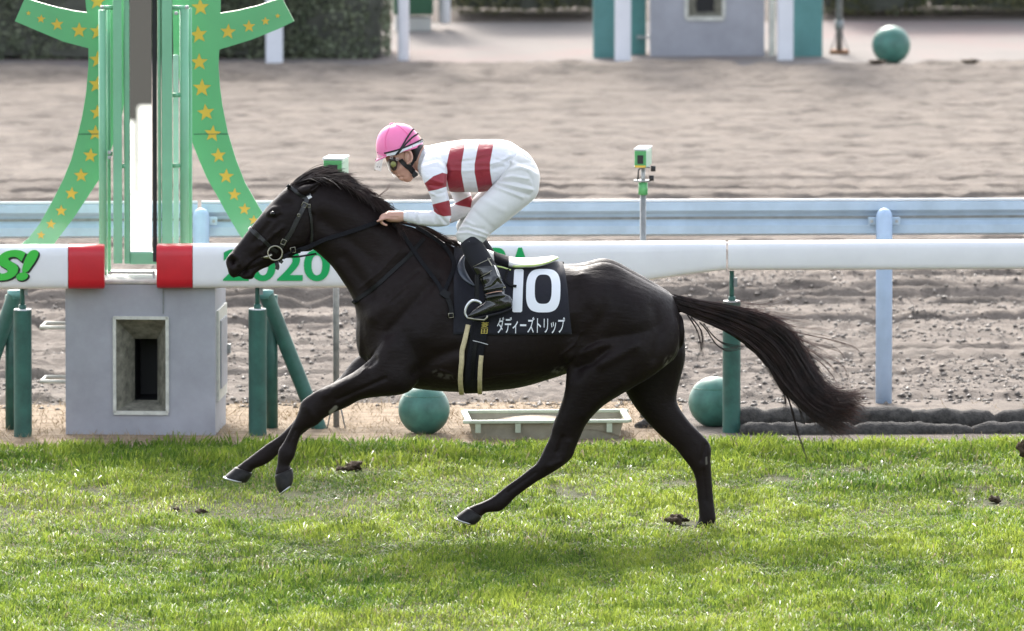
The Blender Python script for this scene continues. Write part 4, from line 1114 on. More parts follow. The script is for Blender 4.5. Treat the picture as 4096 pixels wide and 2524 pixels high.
def sculpt(V, F):
    N = normals(V, F)
    yc = SLOPE * V[:, 0]
    mir = V.copy(); side = V[:, 1] > yc; mir[side, 1] = 2 * yc[side] - V[side, 1]
    px = proj(mir)
    lat = np.clip(np.abs(N[:, 1]) * 1.4 - .15, 0, 1)
    near = ~side
    D = np.zeros(len(V))
    def add(pts, amp, sig, mask=None, z=ident):
        d = linedist(px, [z(*p) for p in pts])
        g = 1.35 * amp * np.exp(-(d / sig) ** 2) * lat
        if mask is not None: g = g * mask
        nonlocal D; D = D + g
    body = (np.abs(V[:, 1] - yc) > .02)
    # neck, shoulder
    add([(1560, 760), (1400, 900), (1240, 1060)], -.010, 22, z=ZA)
    add([(1740, 820), (1600, 930), (1440, 1080), (1290, 1230)], .013, 34, z=ZA)
    add([(1800, 930), (1680, 1060), (1520, 1230), (1400, 1360)], -.010, 20, z=ZA)
    add([(1640, 880), (1520, 985), (1400, 1090)], -.006, 10, z=ZA)
    add([(1560, 1010), (1440, 1120)], -.005, 9, z=ZA)
    add([(1900, 1020), (1800, 1200), (1700, 1370)], .020, 62, z=ZA)
    add([(1950, 1500), (1780, 1560), (1640, 1690)], -.012, 26, z=ZA)
    add([(1400, 1480), (1330, 1560)], .014, 40, z=ZA)
    add([(1300, 180), (1240, 215), (1215, 190)], -.016, 16, z=ZC)
    add([(1000, 830), (1090, 980), (1160, 1120)], .006, 22, z=ZA)
    add([(1060, 760), (1180, 930), (1280, 1060)], -.007, 24, z=ZA)
    add([(900, 330), (1130, 420), (1350, 580), (1500, 700)], .010, 44, z=ZA)
    add([(880, 470), (1080, 620), (1300, 800)], -.007, 26, z=ZA)
    # forearm muscles and tendons
    add([(1230, 270), (1040, 380), (900, 455)], .007, 18, z=ZC)
    add([(1380, 330), (1180, 420), (1000, 500)], -.006, 9, z=ZC)
    add([(660, 740), (610, 850)], -.004, 6, z=ZC)
    add([(760, 560), (800, 620)], .004, 14, z=ZC)
    # barrel: girth place, ribs, flank
    add([(2330, 1440), (2300, 1490)], -.016, 34)
    for k in range(7):
        x = 2010 + k * 34; add([(x, 1240), (x + 26, 1330), (x + 22, 1440)], .0022, 9)
    add([(2290, 1150), (2330, 1250), (2300, 1340)], -.018, 44)
    add([ZB(860, 300)], .020, 26)
    add([ZB(1330, 480)], .010, 80)
    # haunch
    add([(760, 960), (880, 920), (1010, 860)], .013, 20, z=ZB)
    add([(800, 1040), (930, 1010), (1060, 900)], -.010, 14, z=ZB)
    add([(1010, 1010), (1130, 950), (1270, 870)], .010, 22, z=ZB)
    add([(880, 800), (1030, 640), (1120, 420)], -.007, 26, z=ZB)
    add([(1430, 560), (1480, 760), (1440, 960)], -.008, 24, z=ZB)
    add([(1300, 700), (1320, 900)], .010, 50, z=ZB)
    add([(1610, 520), (1660, 700), (1650, 880)], -.012, 16, z=ZB)
    add([(1180, 1180), (1000, 1300), (880, 1420)], .006, 22, z=ZB)
    add([(1050, 640), (1010, 780), (900, 830)], .006, 12, z=ZD)
    add([(1000, 600), (960, 720)], -.006, 9, z=ZD)
    add([(780, 880), (560, 1040)], -.004, 6, z=ZD)
    add([(2150, 700), (2120, 820)], -.006, 9, z=ZD)
    add([(2130, 900), (2150, 1150)], -.004, 6, z=ZD)
    # veins
    for vn in ([(1760, 1480), (1880, 1520), (2000, 1500), (2110, 1490)], [(2240, 1420), (2300, 1380), (2330, 1330)]): add(vn, .0035, 4)
    add([(1260, 200), (1190, 300), (1060, 380), (960, 420)], .003, 4, z=ZC); add([(1150, 1330), (1080, 1420), (960, 1480)], .003, 5, z=ZB)
    add([(560, 560), (470, 640), (420, 720)], .003, 4, z=ZA); add([(1180, 1000), (1330, 880), (1500, 700)], .003, 5, z=ZA)
    # head: cheek, crest, brow, eye socket, nostril, mouth
    add([(690, 330), (730, 480), (700, 620), (620, 680)], .007, 34, z=ZA)
    add([(640, 690), (760, 660), (800, 560), (800, 420)], -.007, 9, z=ZA)
    add([(560, 520), (480, 590), (390, 670)], .008, 9, z=ZA)
    add([(500, 600), (420, 690), (330, 760)], -.006, 16, z=ZA)
    add([(540, 360), (480, 368), (440, 405)], .006, 9, z=ZA)
    add([(487, 408)], .003, 11, z=ZA)
    add([(455, 440), (500, 446), (545, 420)], -.007, 6, z=ZA)
    add([(620, 330), (560, 330)], -.010, 18, z=ZA)
    add([(480, 460), (400, 560), (330, 640)], -.005, 12, z=ZA)
    add([(155, 795)], -.026, 17, z=ZA)
    add([(118, 760), (160, 738), (205, 770), (212, 815)], .008, 7, z=ZA)
    add([(215, 902), (262, 860), (320, 805), (385, 762)], -.009, 5, z=ZA)
    add([(240, 850), (300, 790)], .004, 10, z=ZA)
    add([(800, 215), (845, 180)], -.012, 7, z=ZA)
    V = V + N * D[:, None]
    # groove of the spine over loin and croup
    x, y = px[:, 0], np.abs(V[:, 1] - yc)
    wgt = np.clip((x - 2250) / 120, 0, 1) * np.clip((2690 - x) / 90, 0, 1) * np.clip(N[:, 2] * 1.6 - .3, 0, 1)
    V[:, 2] -= .034 * wgt * np.exp(-(y / .055) ** 2)
    # the two gluteal humps either side of it
    V[:, 2] += .026 * np.exp(-((x - 2430) / 95) ** 2) * np.exp(-((y - .115) / .055) ** 2) * np.clip(N[:, 2] * 2, 0, 1)
    # separate the buttocks behind
    wg = np.clip((x - 2640) / 50, 0, 1) * np.clip(N[:, 0], 0, 1)
    V[:, 0] -= .03 * wg * np.exp(-(y / .035) ** 2)
    return V, px, near
HV, HPX, HNEAR = sculpt(HV, HF)
horse = thing('racehorse', 'black racehorse at full gallop carrying the number 10 cloth', 'horse')
me = bpy.data.meshes.new('body')
me.from_pydata([tuple(v) for v in HV.tolist()], [], HF); me.update()
def spotv(pts, sig, z, soft=.25):
    d = linedist(HPX, [z(*p) for p in pts]) / sig
    return np.clip((1 - d) / soft, 0, 1)
mark = np.zeros(len(HV)); spot = np.zeros(len(HV))
mark = np.maximum(mark, spotv([(1560, 990), (1540, 1060), (1500, 1110), (1450, 1150)], 26, ZB, .6) * .75)
mark = np.maximum(mark, spotv([(1780, 280), (1850, 310), (1950, 318)], 14, ZC, .6) * .25)
spot = np.maximum(spot, spotv([(985, 560), (945, 600)], 9, ZC, .3) * 1.0)
spot = np.maximum(spot, spotv([(2155, 800), (2158, 845)], 5, ZD, .4) * .6)
mark = np.maximum(mark, spotv([(640, 1070), (690, 1060)], 20, lambda x, y: ZB(x, y), .7) * .5)
farside = ~HNEAR
mark[farside] = 0
nf = spotv([(985, 560), (945, 600)], 8, ZC, .3) > 0
spot[farside & nf] = 0
me.attributes.new('mark', 'FLOAT', 'POINT').data.foreach_set('value', mark.astype(np.float32))
me.attributes.new('spot', 'FLOAT', 'POINT').data.foreach_set('value', spot.astype(np.float32))
linkmesh('body', me, m_coat, horse, True)
HBVH = BVHTree.FromPolygons([tuple(v) for v in HV.tolist()], HF)

def surf(sx, sy, bvh=None, lift=0.0, fall=-.1):
    """where the photograph's sight line through (sx, sy) meets the surface"""
    q = P(sx, sy, 0.0); d = Vector(q - CAM).normalized()
    h = (bvh or HBVH).ray_cast(Vector(CAM), d)
    if h[0] is None:
        return CP(sx, sy, fall), np.array([0, -1.0, 0])
    n = np.array(h[1]); 
    if n @ np.array(d) > 0: n = -n
    return np.array(h[0]) + n * lift, n

def ribbon(pts, nrm, width, thick, closed=False):
    """strap of rectangular section along points with surface normals"""
    pts = np.asarray(pts, float); nrm = np.asarray(nrm, float)
    if closed:
        t = np.roll(pts, -1, 0) - np.roll(pts, 1, 0); t /= np.linalg.norm(t, axis=1, keepdims=True) + 1e-12
    else: t = frames(pts)
    b = np.cross(t, nrm); b /= np.linalg.norm(b, axis=1, keepdims=True) + 1e-12
    n = np.cross(b, t)
    w = np.broadcast_to(np.asarray(width, float), (len(pts),))[:, None] / 2
    V = np.stack([pts - b * w, pts + b * w, pts + b * w * .9 + n * thick, pts - b * w * .9 + n * thick], 1).reshape(-1, 3)
    F = []
    m = len(pts)
    for i in range(m if closed else m - 1):
        j = (i + 1) % m
        for k in range(4): F.append((i * 4 + k, i * 4 + (k + 1) % 4, j * 4 + (k + 1) % 4, j * 4 + k))
    if not closed: F += [(3, 2, 1, 0), tuple((m - 1) * 4 + k for k in range(4))]
    return V, F

def strap(pxs, width, thick, lift=.002, bvh=None, m=8, fall=-.1, smooth=2):
    K = catmull(np.array(pxs, float), m)
    H = [surf(x, y, bvh, lift, fall) for x, y in K]
    p = np.array([h[0] for h in H]); n = np.array([h[1] for h in H])
    for _ in range(smooth):
        p[1:-1] = (p[:-2] + 2 * p[1:-1] + p[2:]) / 4; n[1:-1] = (n[:-2] + 2 * n[1:-1] + n[2:]) / 4
    n /= np.linalg.norm(n, axis=1, keepdims=True)
    return ribbon(p, n, width, thick)

def wrap(c, u, v, a0, a1, n=40, r=1.0, lift=.002, bvh=None):
    """points round a body in the plane (u, v) about c"""
    P_, N_ = [], []
    for a in np.linspace(a0, a1, n):
        d = np.asarray(u) * math.cos(a) + np.asarray(v) * math.sin(a)
        h = (bvh or HBVH).ray_cast(Vector(np.asarray(c) + d * r), Vector(-d))
        if h[0] is None: continue
        nn = np.array(h[1]); nn = nn if nn @ d > 0 else -nn
        P_.append(np.array(h[0]) + nn * lift); N_.append(nn)
    p, q = np.array(P_), np.array(N_)
    for _ in range(2):
        p[1:-1] = (p[:-2] + 2 * p[1:-1] + p[2:]) / 4; q[1:-1] = (q[:-2] + 2 * q[1:-1] + q[2:]) / 4
    return p, q / np.linalg.norm(q, axis=1, keepdims=True)

# hooves
def hoof(rows, dy, z=ZC):
    V, F = loft([(z(r[0], r[1]), z(r[2], r[3]), r[4], dy, 2.2) for r in rows], n=26, m=4, cap=.12)
    o = newobj('hoof', V, F, m_hoof, horse, True)
    a, b, hw = rows[-1][0:2], rows[-1][2:4], rows[-1][4]
    A, B = CP(*z(*a), dy), CP(*z(*b), dy); c = (A + B) / 2; ax = (A - B) / 2
    th = np.linspace(R(-125), R(125), 22)
    pts = [c + ax * math.cos(t_) * .96 + np.array([0, 1, 0]) * hw * math.sin(t_) * .96 for t_ in th]
    MB().tube(pts, .0055, 6).build('horseshoe', m_shoe, o, True)
hoof([(498, 1100, 638, 1046, .040), (503, 1160, 648, 1085, .048), (517, 1212, 648, 1130, .054), (540, 1250, 640, 1165, .056)], -.14)
hoof([(182, 1036, 316, 1082, .040), (148, 1066, 312, 1105, .048), (112, 1095, 298, 1130, .054), (88, 1118, 272, 1160, .057)], .14)
hoof([(244, 1158, 356, 1234, .040), (205, 1184, 345, 1256, .048), (168, 1212, 325, 1278, .054), (137, 1244, 298, 1297, .056)], -.136, ZD)
hoof([(2040, 1318, 2180, 1342, .040), (2010, 1335, 2175, 1360, .048), (1985, 1350, 2165, 1378, .054)], .136, ZD)

# eye, nostril
for s in (-1, 1):
    p, n = surf(*ZA(485, 408)); p = p + np.array([0, .0025, 0])
    if s > 0: p = np.array([p[0], 2 * SLOPE * p[0] - p[1], p[2]])
    bm = bmesh.new(); bmesh.ops.create_uvsphere(bm, u_segments=20, v_segments=12, radius=.0135)
    me = bpy.data.meshes.new('eye'); bm.to_mesh(me); bm.free()
    o = linkmesh('eye', me, m_eye, horse, True); o.location = (p[0], p[1] + s * -.011 * -1 if s < 0 else p[1] - .011, p[2])

# ---------------------------------------------------------------- hair
def strands(paths, r0, name, m, parent, nseg=10, prof=None):
    """paths: list of (k,3) point arrays; thin three-sided tapering hairs joined into one part"""
    Vs, Fs = [], []; b = 0
    for K in paths:
        pts = catmull(K, max(2, nseg // (len(K) - 1)))
        n_ = len(pts); t = frames(pts)
        a = np.cross(t, np.array([.21, .95, .2])); a /= np.linalg.norm(a, axis=1, keepdims=True) + 1e-9
        c = np.cross(a, t)
        u = np.linspace(0, 1, n_)
        rr = r0 * random.uniform(.6, 1.3) * (1 - u ** 2.2 * .88)
        ring = np.stack([pts + a * rr[:, None], pts + (-.5 * a + .87 * c) * rr[:, None], pts + (-.5 * a - .87 * c) * rr[:, None]], 1)
        Vs.append(ring.reshape(-1, 3))
        i = np.arange(n_ - 1)[:, None] * 3 + b
        for k in range(3):
            Fs.append(np.concatenate([i + k, i + (k + 1) % 3, i + 3 + (k + 1) % 3, i + 3 + k], 1))
        b += n_ * 3
    me = mesh_arrays(name, np.vstack(Vs), np.vstack(Fs))
    return linkmesh(name, me, m, parent, True, kind=None)

def lerp_poly(pts, t):
    pts = np.asarray(pts, float); d = np.r_[0, np.cumsum(np.linalg.norm(np.diff(pts, axis=0), axis=1))]; d /= d[-1]
    return np.array([np.interp(t, d, pts[:, 0]), np.interp(t, d, pts[:, 1])])

UP = [(70, 150), (200, 178), (400, 222), (600, 262), (800, 318), (1000, 428), (1090, 545), (1180, 700), (1280, 850), (1400, 945), (1500, 965), (1610, 925)]
MID = [(90, 210), (230, 262), (430, 318), (640, 400), (820, 500), (940, 620), (1020, 740), (1090, 860), (1190, 990), (1320, 1070), (1450, 1080), (1560, 1040)]
LO = [(110, 275), (190, 312), (330, 372), (520, 452), (690, 560), (810, 670), (895, 790), (945, 890), (1020, 955), (1130, 1070), (1290, 1195), (1465, 1268)]
UPc, MIDc, LOc = [catmull(np.array(q, float), 6) for q in (UP, MID, LO)]
def tail_paths(n):
    out = []
    for _ in range(n):
        v = random.random() ** .9; v = min(max(v + random.gauss(0, .02), 0), 1)
        t0 = random.uniform(0, .10) if random.random() < .55 else random.uniform(.1, .42)
        t1 = min(1, random.choice([1, 1, 1, random.uniform(.72, 1)]) - abs(random.gauss(0, .05)))
        ts = np.linspace(t0, t1, 8)
        y0 = random.gauss(0, .022); y1 = random.gauss(0, .06)
        ck = random.random(); cv = round(v * 9) / 9
        fr = random.gauss(0, 34); v2 = v + (cv - v) * .55 * ck + random.gauss(0, .09)
        w1, w2 = random.gauss(0, 7), random.gauss(0, 7)
        K = []
        for i, t_ in enumerate(ts):
            q = i / 7; vv = v * (1 - q) + v2 * q
            if vv < .5: p = lerp_poly(UPc, t_) * (1 - 2 * vv) + lerp_poly(MIDc, t_) * 2 * vv
            else: p = lerp_poly(MIDc, t_) * (2 - 2 * vv) + lerp_poly(LOc, t_) * (2 * vv - 1)
            p = p + np.array([fr * q ** 3 + w1 * math.sin(q * 4), fr * .6 * q ** 3 + w2 * math.sin(q * 5)])
            K.append(CP(*ZE(*p), y0 * (1 - q) + y1 * q))
        out.append(np.array(K))
    return out
strands(tail_paths(2100), .0014, 'tail', m_hair, horse, 16)
def wisp(lines, n, spread, dy=.03, z=ZE):
    out = []
    for ln in lines:
        for _ in range(n):
            o = random.gauss(0, spread); y0, y1 = random.gauss(0, dy * .5), random.gauss(0, dy)
            end = random.uniform(.8, 1.0); m_ = len(ln)
            K = []
            for i, p in enumerate(ln):
                q = i / (m_ - 1)
                K.append(CP(*z(p[0] + o * q * 1.2 + random.gauss(0, spread * .25), p[1] + o * (.3 + q) + random.gauss(0, spread * .25)), y0 + (y1 - y0) * q))
            out.append(np.array(K))
    return out
W1 = [[(420, 225), (620, 222), (780, 245), (900, 220), (1010, 175), (1190, 95)], [(450, 240), (600, 230), (700, 212)], [(500, 260), (700, 270), (860, 250), (980, 262)], [(560, 280), (800, 300), (1000, 330), (1180, 360)],
      [(600, 290), (860, 330), (1100, 370), (1290, 340)], [(700, 340), (950, 395), (1200, 425), (1330, 430)], [(800, 380), (1050, 450), (1300, 505), (1450, 545), (1560, 590), (1622, 680)],
      [(880, 430), (1100, 520), (1300, 575), (1430, 620), (1478, 710)], [(920, 480), (1130, 580), (1330, 660), (1440, 720), (1475, 820), (1488, 940)], [(960, 520), (1150, 620), (1290, 720), (1370, 830), (1415, 920)],
      [(980, 520), (1200, 620), (1360, 740), (1400, 800)], [(820, 400), (1000, 470), (1200, 560), (1340, 640)]]
strands(wisp(W1, 12, 17), .0006, 'tail_wisp', m_hairtip, horse, 14)
W2 = [[(200, 320), (265, 420), (300, 520), (328, 668)], [(230, 340), (300, 430), (318, 540), (270, 680)], [(300, 380), (360, 450), (420, 545), (500, 602), (590, 590), (690, 572)], [(330, 390), (420, 500), (520, 560), (660, 578)],
      [(660, 560), (760, 640), (850, 740), (900, 800)], [(930, 860), (975, 960), (985, 1040), (980, 1110)], [(950, 880), (1005, 980), (1040, 1100), (1075, 1240), (1120, 1370), (1165, 1500)], [(950, 900), (1010, 1000), (1050, 1130), (1085, 1260), (1110, 1340)], [(1000, 930), (1060, 1010), (1110, 1110), (1130, 1200)]]
strands(wisp(W2, 20, 10), .0008, 'tail_wisp', m_hair, horse, 14)
W3 = [[(1380, 930), (1480, 968), (1560, 950), (1622, 918)], [(1300, 900), (1440, 985), (1540, 975), (1600, 945)], [(1400, 1010), (1480, 1040), (1560, 1010)]]
strands(wisp(W3, 40, 22), .0008, 'tail_wisp', m_hairtip, horse, 12)

def fly(n):
    out = []
    for _ in range(n):
        t_ = random.uniform(.25, .93); base = UPc if random.random() < .75 else MIDc
        p = lerp_poly(base, t_); tg = lerp_poly(base, min(1, t_ + .03)) - lerp_poly(base, t_ - .03); tg /= np.linalg.norm(tg)
        L = random.uniform(120, 340) * (1 - .4 * t_); up_ = random.uniform(-.05, .42) * (-1 if base is UPc else 1); nrm_ = np.array([-tg[1], tg[0]])
        sag = random.uniform(-10, 90); y0, y1 = random.gauss(0, .02), random.gauss(0, .06)
        K = [CP(*ZE(*(p + tg * L * q + nrm_ * up_ * L * q * (1 - .35 * q) + np.array([0, sag * q ** 2.4]))), y0 + (y1 - y0) * q) for q in (0, .25, .5, .75, 1)]
        out.append(np.array(K))
    return out
strands(fly(420), .00055, 'tail_flyaway', m_hairtip, horse, 12)
def tipfan(n):
    out = []
    for _ in range(n):
        v = random.random(); t_ = random.uniform(.78, .96)
        p = lerp_poly(UPc, t_) * (1 - v) + lerp_poly(LOc, t_) * v; ang = R(random.gauss(28 + 14 * (v - .5), 20)); L = random.uniform(70, 250)
        d = np.array([math.cos(ang), math.sin(ang)]); cu = random.uniform(-50, 25); y0, y1 = random.gauss(0, .03), random.gauss(0, .06)
        out.append(np.array([CP(*ZE(*(p + d * L * q + np.array([0, cu * q * q]))), y0 + (y1 - y0) * q) for q in (0, .35, .7, 1)]))
    return out
strands(tipfan(700), .0009, 'tail_end', m_hairtip, horse, 9)

CREST = [(700, 150), (800, 128), (930, 130), (1080, 180), (1230, 255), (1370, 352), (1440, 430)]
CRc = catmull(np.array(CREST, float), 8)
def mane_paths(n):
    out = []
    for _ in range(n):
        t_ = random.random(); r = lerp_poly(CRc, t_); r2 = lerp_poly(CRc, min(1, t_ + .02)); dirv = r2 - lerp_poly(CRc, max(0, t_ - .02)); dirv /= np.linalg.norm(dirv)
        L = random.uniform(150, 330) * (1 - .35 * t_); drop = random.uniform(-35, 110) if random.random() < .8 else random.uniform(-60, -10)
        side = random.gauss(-.02, .03)
        K = []
        for q in (0, .25, .5, .75, 1):
            p = r + dirv * L * q + np.array([0, drop * q ** 1.5 - 26 * math.sin(q * 3.1) * random.uniform(.3, 1)])
            dy = side * .4 + (side - max(0, drop) / 110 * .07) * q
            K.append((p, dy))
        pts = []
        for p, dy in K:
            w = CP(*ZA(*p), dy)
            h, n_ = surf(*ZA(*p), None, .006, 99)
            if h[1] < 50 and w[1] > h[1]: w = np.array([w[0], h[1] - .002, w[2]])       # stay outside the neck
            pts.append(w)
        out.append(np.array(pts))
    return out
strands(mane_paths(900), .0020, 'mane', m_hair, horse, 12)
FL = [[(630, 180), (700, 130), (800, 85), (900, 62), (990, 75)], [(650, 170), (760, 100), (860, 60), (960, 52), (1030, 90)], [(700, 160), (800, 110), (920, 80), (1060, 100), (1130, 130)], [(800, 130), (930, 90), (1060, 95), (1150, 150)],
      [(640, 190), (760, 140), (870, 110), (960, 120)], [(900, 110), (1020, 110), (1110, 150), (1180, 200)]]
strands(wisp(FL, 42, 15, .03, ZA), .0016, 'forelock', m_hair, horse, 12)
tag(strands(wisp([[(1330, 270), (1400, 215), (1430, 175)], [(1330, 270), (1380, 245), (1390, 240)], [(1400, 330), (1440, 330), (1455, 380)], [(1060, 100), (1100, 92), (1130, 110)]], 4, 8, .02, ZA), .0009, 'mane_wisp', m_hairtip, horse, 8), kind='stuff')
W4 = [[(1500, 480), (1600, 500), (1700, 520), (1800, 560)], [(1600, 500), (1720, 530), (1820, 580), (1890, 605)], [(1700, 530), (1800, 580), (1870, 620), (1950, 640)], [(1800, 590), (1880, 640), (1960, 665), (2000, 690)], [(1880, 625), (1960, 650), (2010, 700)]]
strands(wisp(W4, 34, 14, .03, ZA), .0014, 'withers_mane', m_hair, horse, 10)

# ================================================================== TACK
m_leather = mat('black_leather', (.007, .007, .008), .5, spec=.22, noise=(40, .4), bump=(120, .3, .001))
m_web = mat('black_webbing', (.010, .010, .013), .8, spec=.2, noise=(90, .4), bump=(200, .5, .001))
m_metal = mat('bit_metal', (.40, .38, .31), .35, metal=1)
m_cream = mat('cream_elastic', (.62, .52, .32), .7, noise=(50, .2), bump=(150, .4, .001))
m_cloth = mat('cloth_black', (.0085, .0085, .016), .85, sheen=.15, noise=(60, .3), bump=(220, .6, .0012))
m_cloth_white = mat('cloth_white', (.78, .80, .84), .8, bump=(220, .4, .001))
m_yellow = mat('thread_yellow', (.62, .50, .10), .7)
m_saddle_white = mat('saddle_white', (.78, .78, .76), .35, noise=(8, .08))
m_trim = mat('saddle_trim', (.55, .68, .25), .5)
m_flap = mat('saddle_flap', (.045, .055, .075), .28, coat=.3)
m_tag = mat('tag_white', (.7, .7, .72), .5)

m_bridle = mat('bridle_leather', (.016, .016, .017), .38, spec=.5, noise=(40, .4), bump=(120, .3, .001))
bridle = thing('bridle', 'black leather bridle with a metal ring bit on the horse head', 'bridle')
def addstrap(name, pxs, w, th, parent, m, z=ZA, **k):
    V, F = strap([z(*p) for p in pxs], w, th, **k); return newobj(name, V, F, m, parent)
def loopstrap(name, c_px, u_px, w, th, parent, m, a0, a1, z=ZA, n=44):
    c = CP(*z(*c_px), 0); e = CP(*z(*u_px), 0); u = e - c; u /= np.linalg.norm(u)
    p, q = wrap(c, u, np.array([0, -1.0, 0]), a0, a1, n)
    V, F = ribbon(p, q, w, th); return newobj(name, V, F, m, parent)
nb = loopstrap('noseband', (375, 590), (292, 518), .018, .005, bridle, m_bridle, R(-100), R(100))
addstrap('noseband_side', [(330, 545), (400, 610), (470, 680), (520, 715)], .019, .005, bridle, m_bridle)
addstrap('browband', [(598, 182), (640, 215), (700, 255), (760, 300)], .019, .006, bridle, m_bridle)
loopstrap('headpiece', (690, 330), (600, 178), .02, .006, bridle, m_bridle, R(-60), R(20))
cp = addstrap('cheekpiece', [(775, 250), (735, 340), (690, 430), (620, 570), (565, 650), (540, 690)], .024, .006, bridle, m_bridle)
addstrap('throatlatch', [(775, 330), (785, 450), (798, 600), (790, 690)], .014, .005, bridle, m_bridle)
addstrap('name_tag', [(765, 255), (785, 290)], .022, .009, bridle, m_tag)
def ring(c_px, r, tr, dy_off, name, m, parent, z=ZA, a0=0, a1=2 * math.pi):
    c, n = surf(*z(*c_px)); c = c + np.array([0, dy_off, 0])
    pts = [c + np.array([math.cos(a) * r, 0, math.sin(a) * r]) for a in np.linspace(a0, a1, 30)]
    return MB().tube(pts, tr, 8, a1 - a0 < 6).build(name, m, parent, True)
bit = ring((502, 722), .037, .0042, -.022, 'bit_ring', m_metal, bridle)
c, n = surf(*ZA(445, 752)); MB().tube([c + np.array([.02, -.012, .012]), c + np.array([0, -.012, .0]), c + np.array([-.035, 0, -.006])], [.009, .010, .004], 8).build('bit_cheek', m_metal, bit, True)
def buckle(c_px, w, h, ang, parent, z=ZA, lift=.010, bvh=None, m=None, tr=.0022):
    c, n = surf(*z(*c_px), bvh); c = c + np.array([0, -lift, 0]); ca, sa = math.cos(ang), math.sin(ang)
    pts = [c + np.array([x * ca - y * sa, 0, x * sa + y * ca]) for x, y in ((-w, -h), (w, -h), (w, h), (-w, h), (-w, -h))]
    return MB().tube(pts, tr, 6).build('buckle', m or m_metal, parent, True)
buckle((568, 635), .011, .013, R(-25), bridle); buckle((735, 338), .012, .012, R(-25), bridle); buckle((770, 345), .008, .008, 0, bridle); buckle((690, 420), .006, .006, 0, bridle)
addstrap('curb_strap', [(505, 780), (520, 830), (512, 855)], .022, .008, bridle, m_bridle, fall=-.05)
addstrap('curb_strap', [(540, 785), (560, 800)], .018, .008, bridle, m_bridle, fall=-.05)
MB().tube([CP(*ZA(590, 758), -.05), CP(*ZA(700, 752), -.05), CP(*ZA(830, 730), -.03)], .005, 8).build('chin_cord', m_bridle, bridle, True)

# reins: from the bit to the hand, then the slack loop hanging on the shoulder
reins = thing('reins', 'black rubber reins from the bit to the jockey hand with a loop hanging down', 'reins')
def freestrap(name, K, w, th, parent, m, n0=(0, -1, .15), mm=8):
    p = catmull(np.array(K, float), mm); n = np.tile(np.array(n0, float), (len(p), 1)); n /= np.linalg.norm(n, axis=1, keepdims=True)
    V, F = ribbon(p, n, w, th); return newobj(name, V, F, m, parent)
def offs(pxs, lift, z=ZA):
    out = []
    for x, y in pxs:
        c, n = surf(*z(x, y)); out.append(c + n * lift)
    return out
freestrap('rein', offs([(560, 735), (640, 700), (760, 660), (900, 610), (1050, 565), (1200, 520), (1320, 485), (1390, 478)], .022), .023, .005, reins, m_web)
buckle((645, 695), .012, .013, R(10), reins, lift=.032)
addstrap('rein_keeper', [(600, 712), (690, 685)], .028, .004, reins, m_leather, lift=.026)
freestrap('rein_slack', offs([(1430, 480), (1490, 545), (1560, 640), (1650, 770), (1740, 890), (1815, 985), (1840, 1040)], .010), .021, .005, reins, m_web)
freestrap('rein_slack', offs([(1630, 512), (1740, 580), (1850, 680), (1920, 780), (1928, 860), (1890, 960), (1860, 1030)], .010), .021, .005, reins, m_web)
freestrap('rein_end', offs([(1850, 1030), (1880, 1090), (1905, 1160), (1910, 1225)], .012), .024, .006, reins, m_leather)
addstrap('rein_knot', [(1840, 1040), (1865, 1060), (1895, 1075)], .040, .012, reins, m_leather, lift=.010)
buckle((1908, 1220), .012, .011, R(5), reins, lift=.022)

ns = thing('neck_strap', 'thin black strap running round the base of the horse neck', 'strap')
addstrap('strap', [(1690, 610), (1640, 670), (1560, 755), (1450, 860), (1330, 970), (1230, 1045), (1150, 1105), (1128, 1112)], .022, .005, ns, m_leather)
pa, pb = CP(*ZA(1690, 610), 0), CP(*ZA(1136, 1112), 0); c = (pa + pb) / 2
u = (pb - pa) / np.linalg.norm(pb - pa)
p, q = wrap(c, u, np.array([0, 1.0, 0]), R(-14), R(180), 40, 1.2); V, F = ribbon(p, q, .022, .005); newobj('strap_far_side', V, F, m_leather, ns)

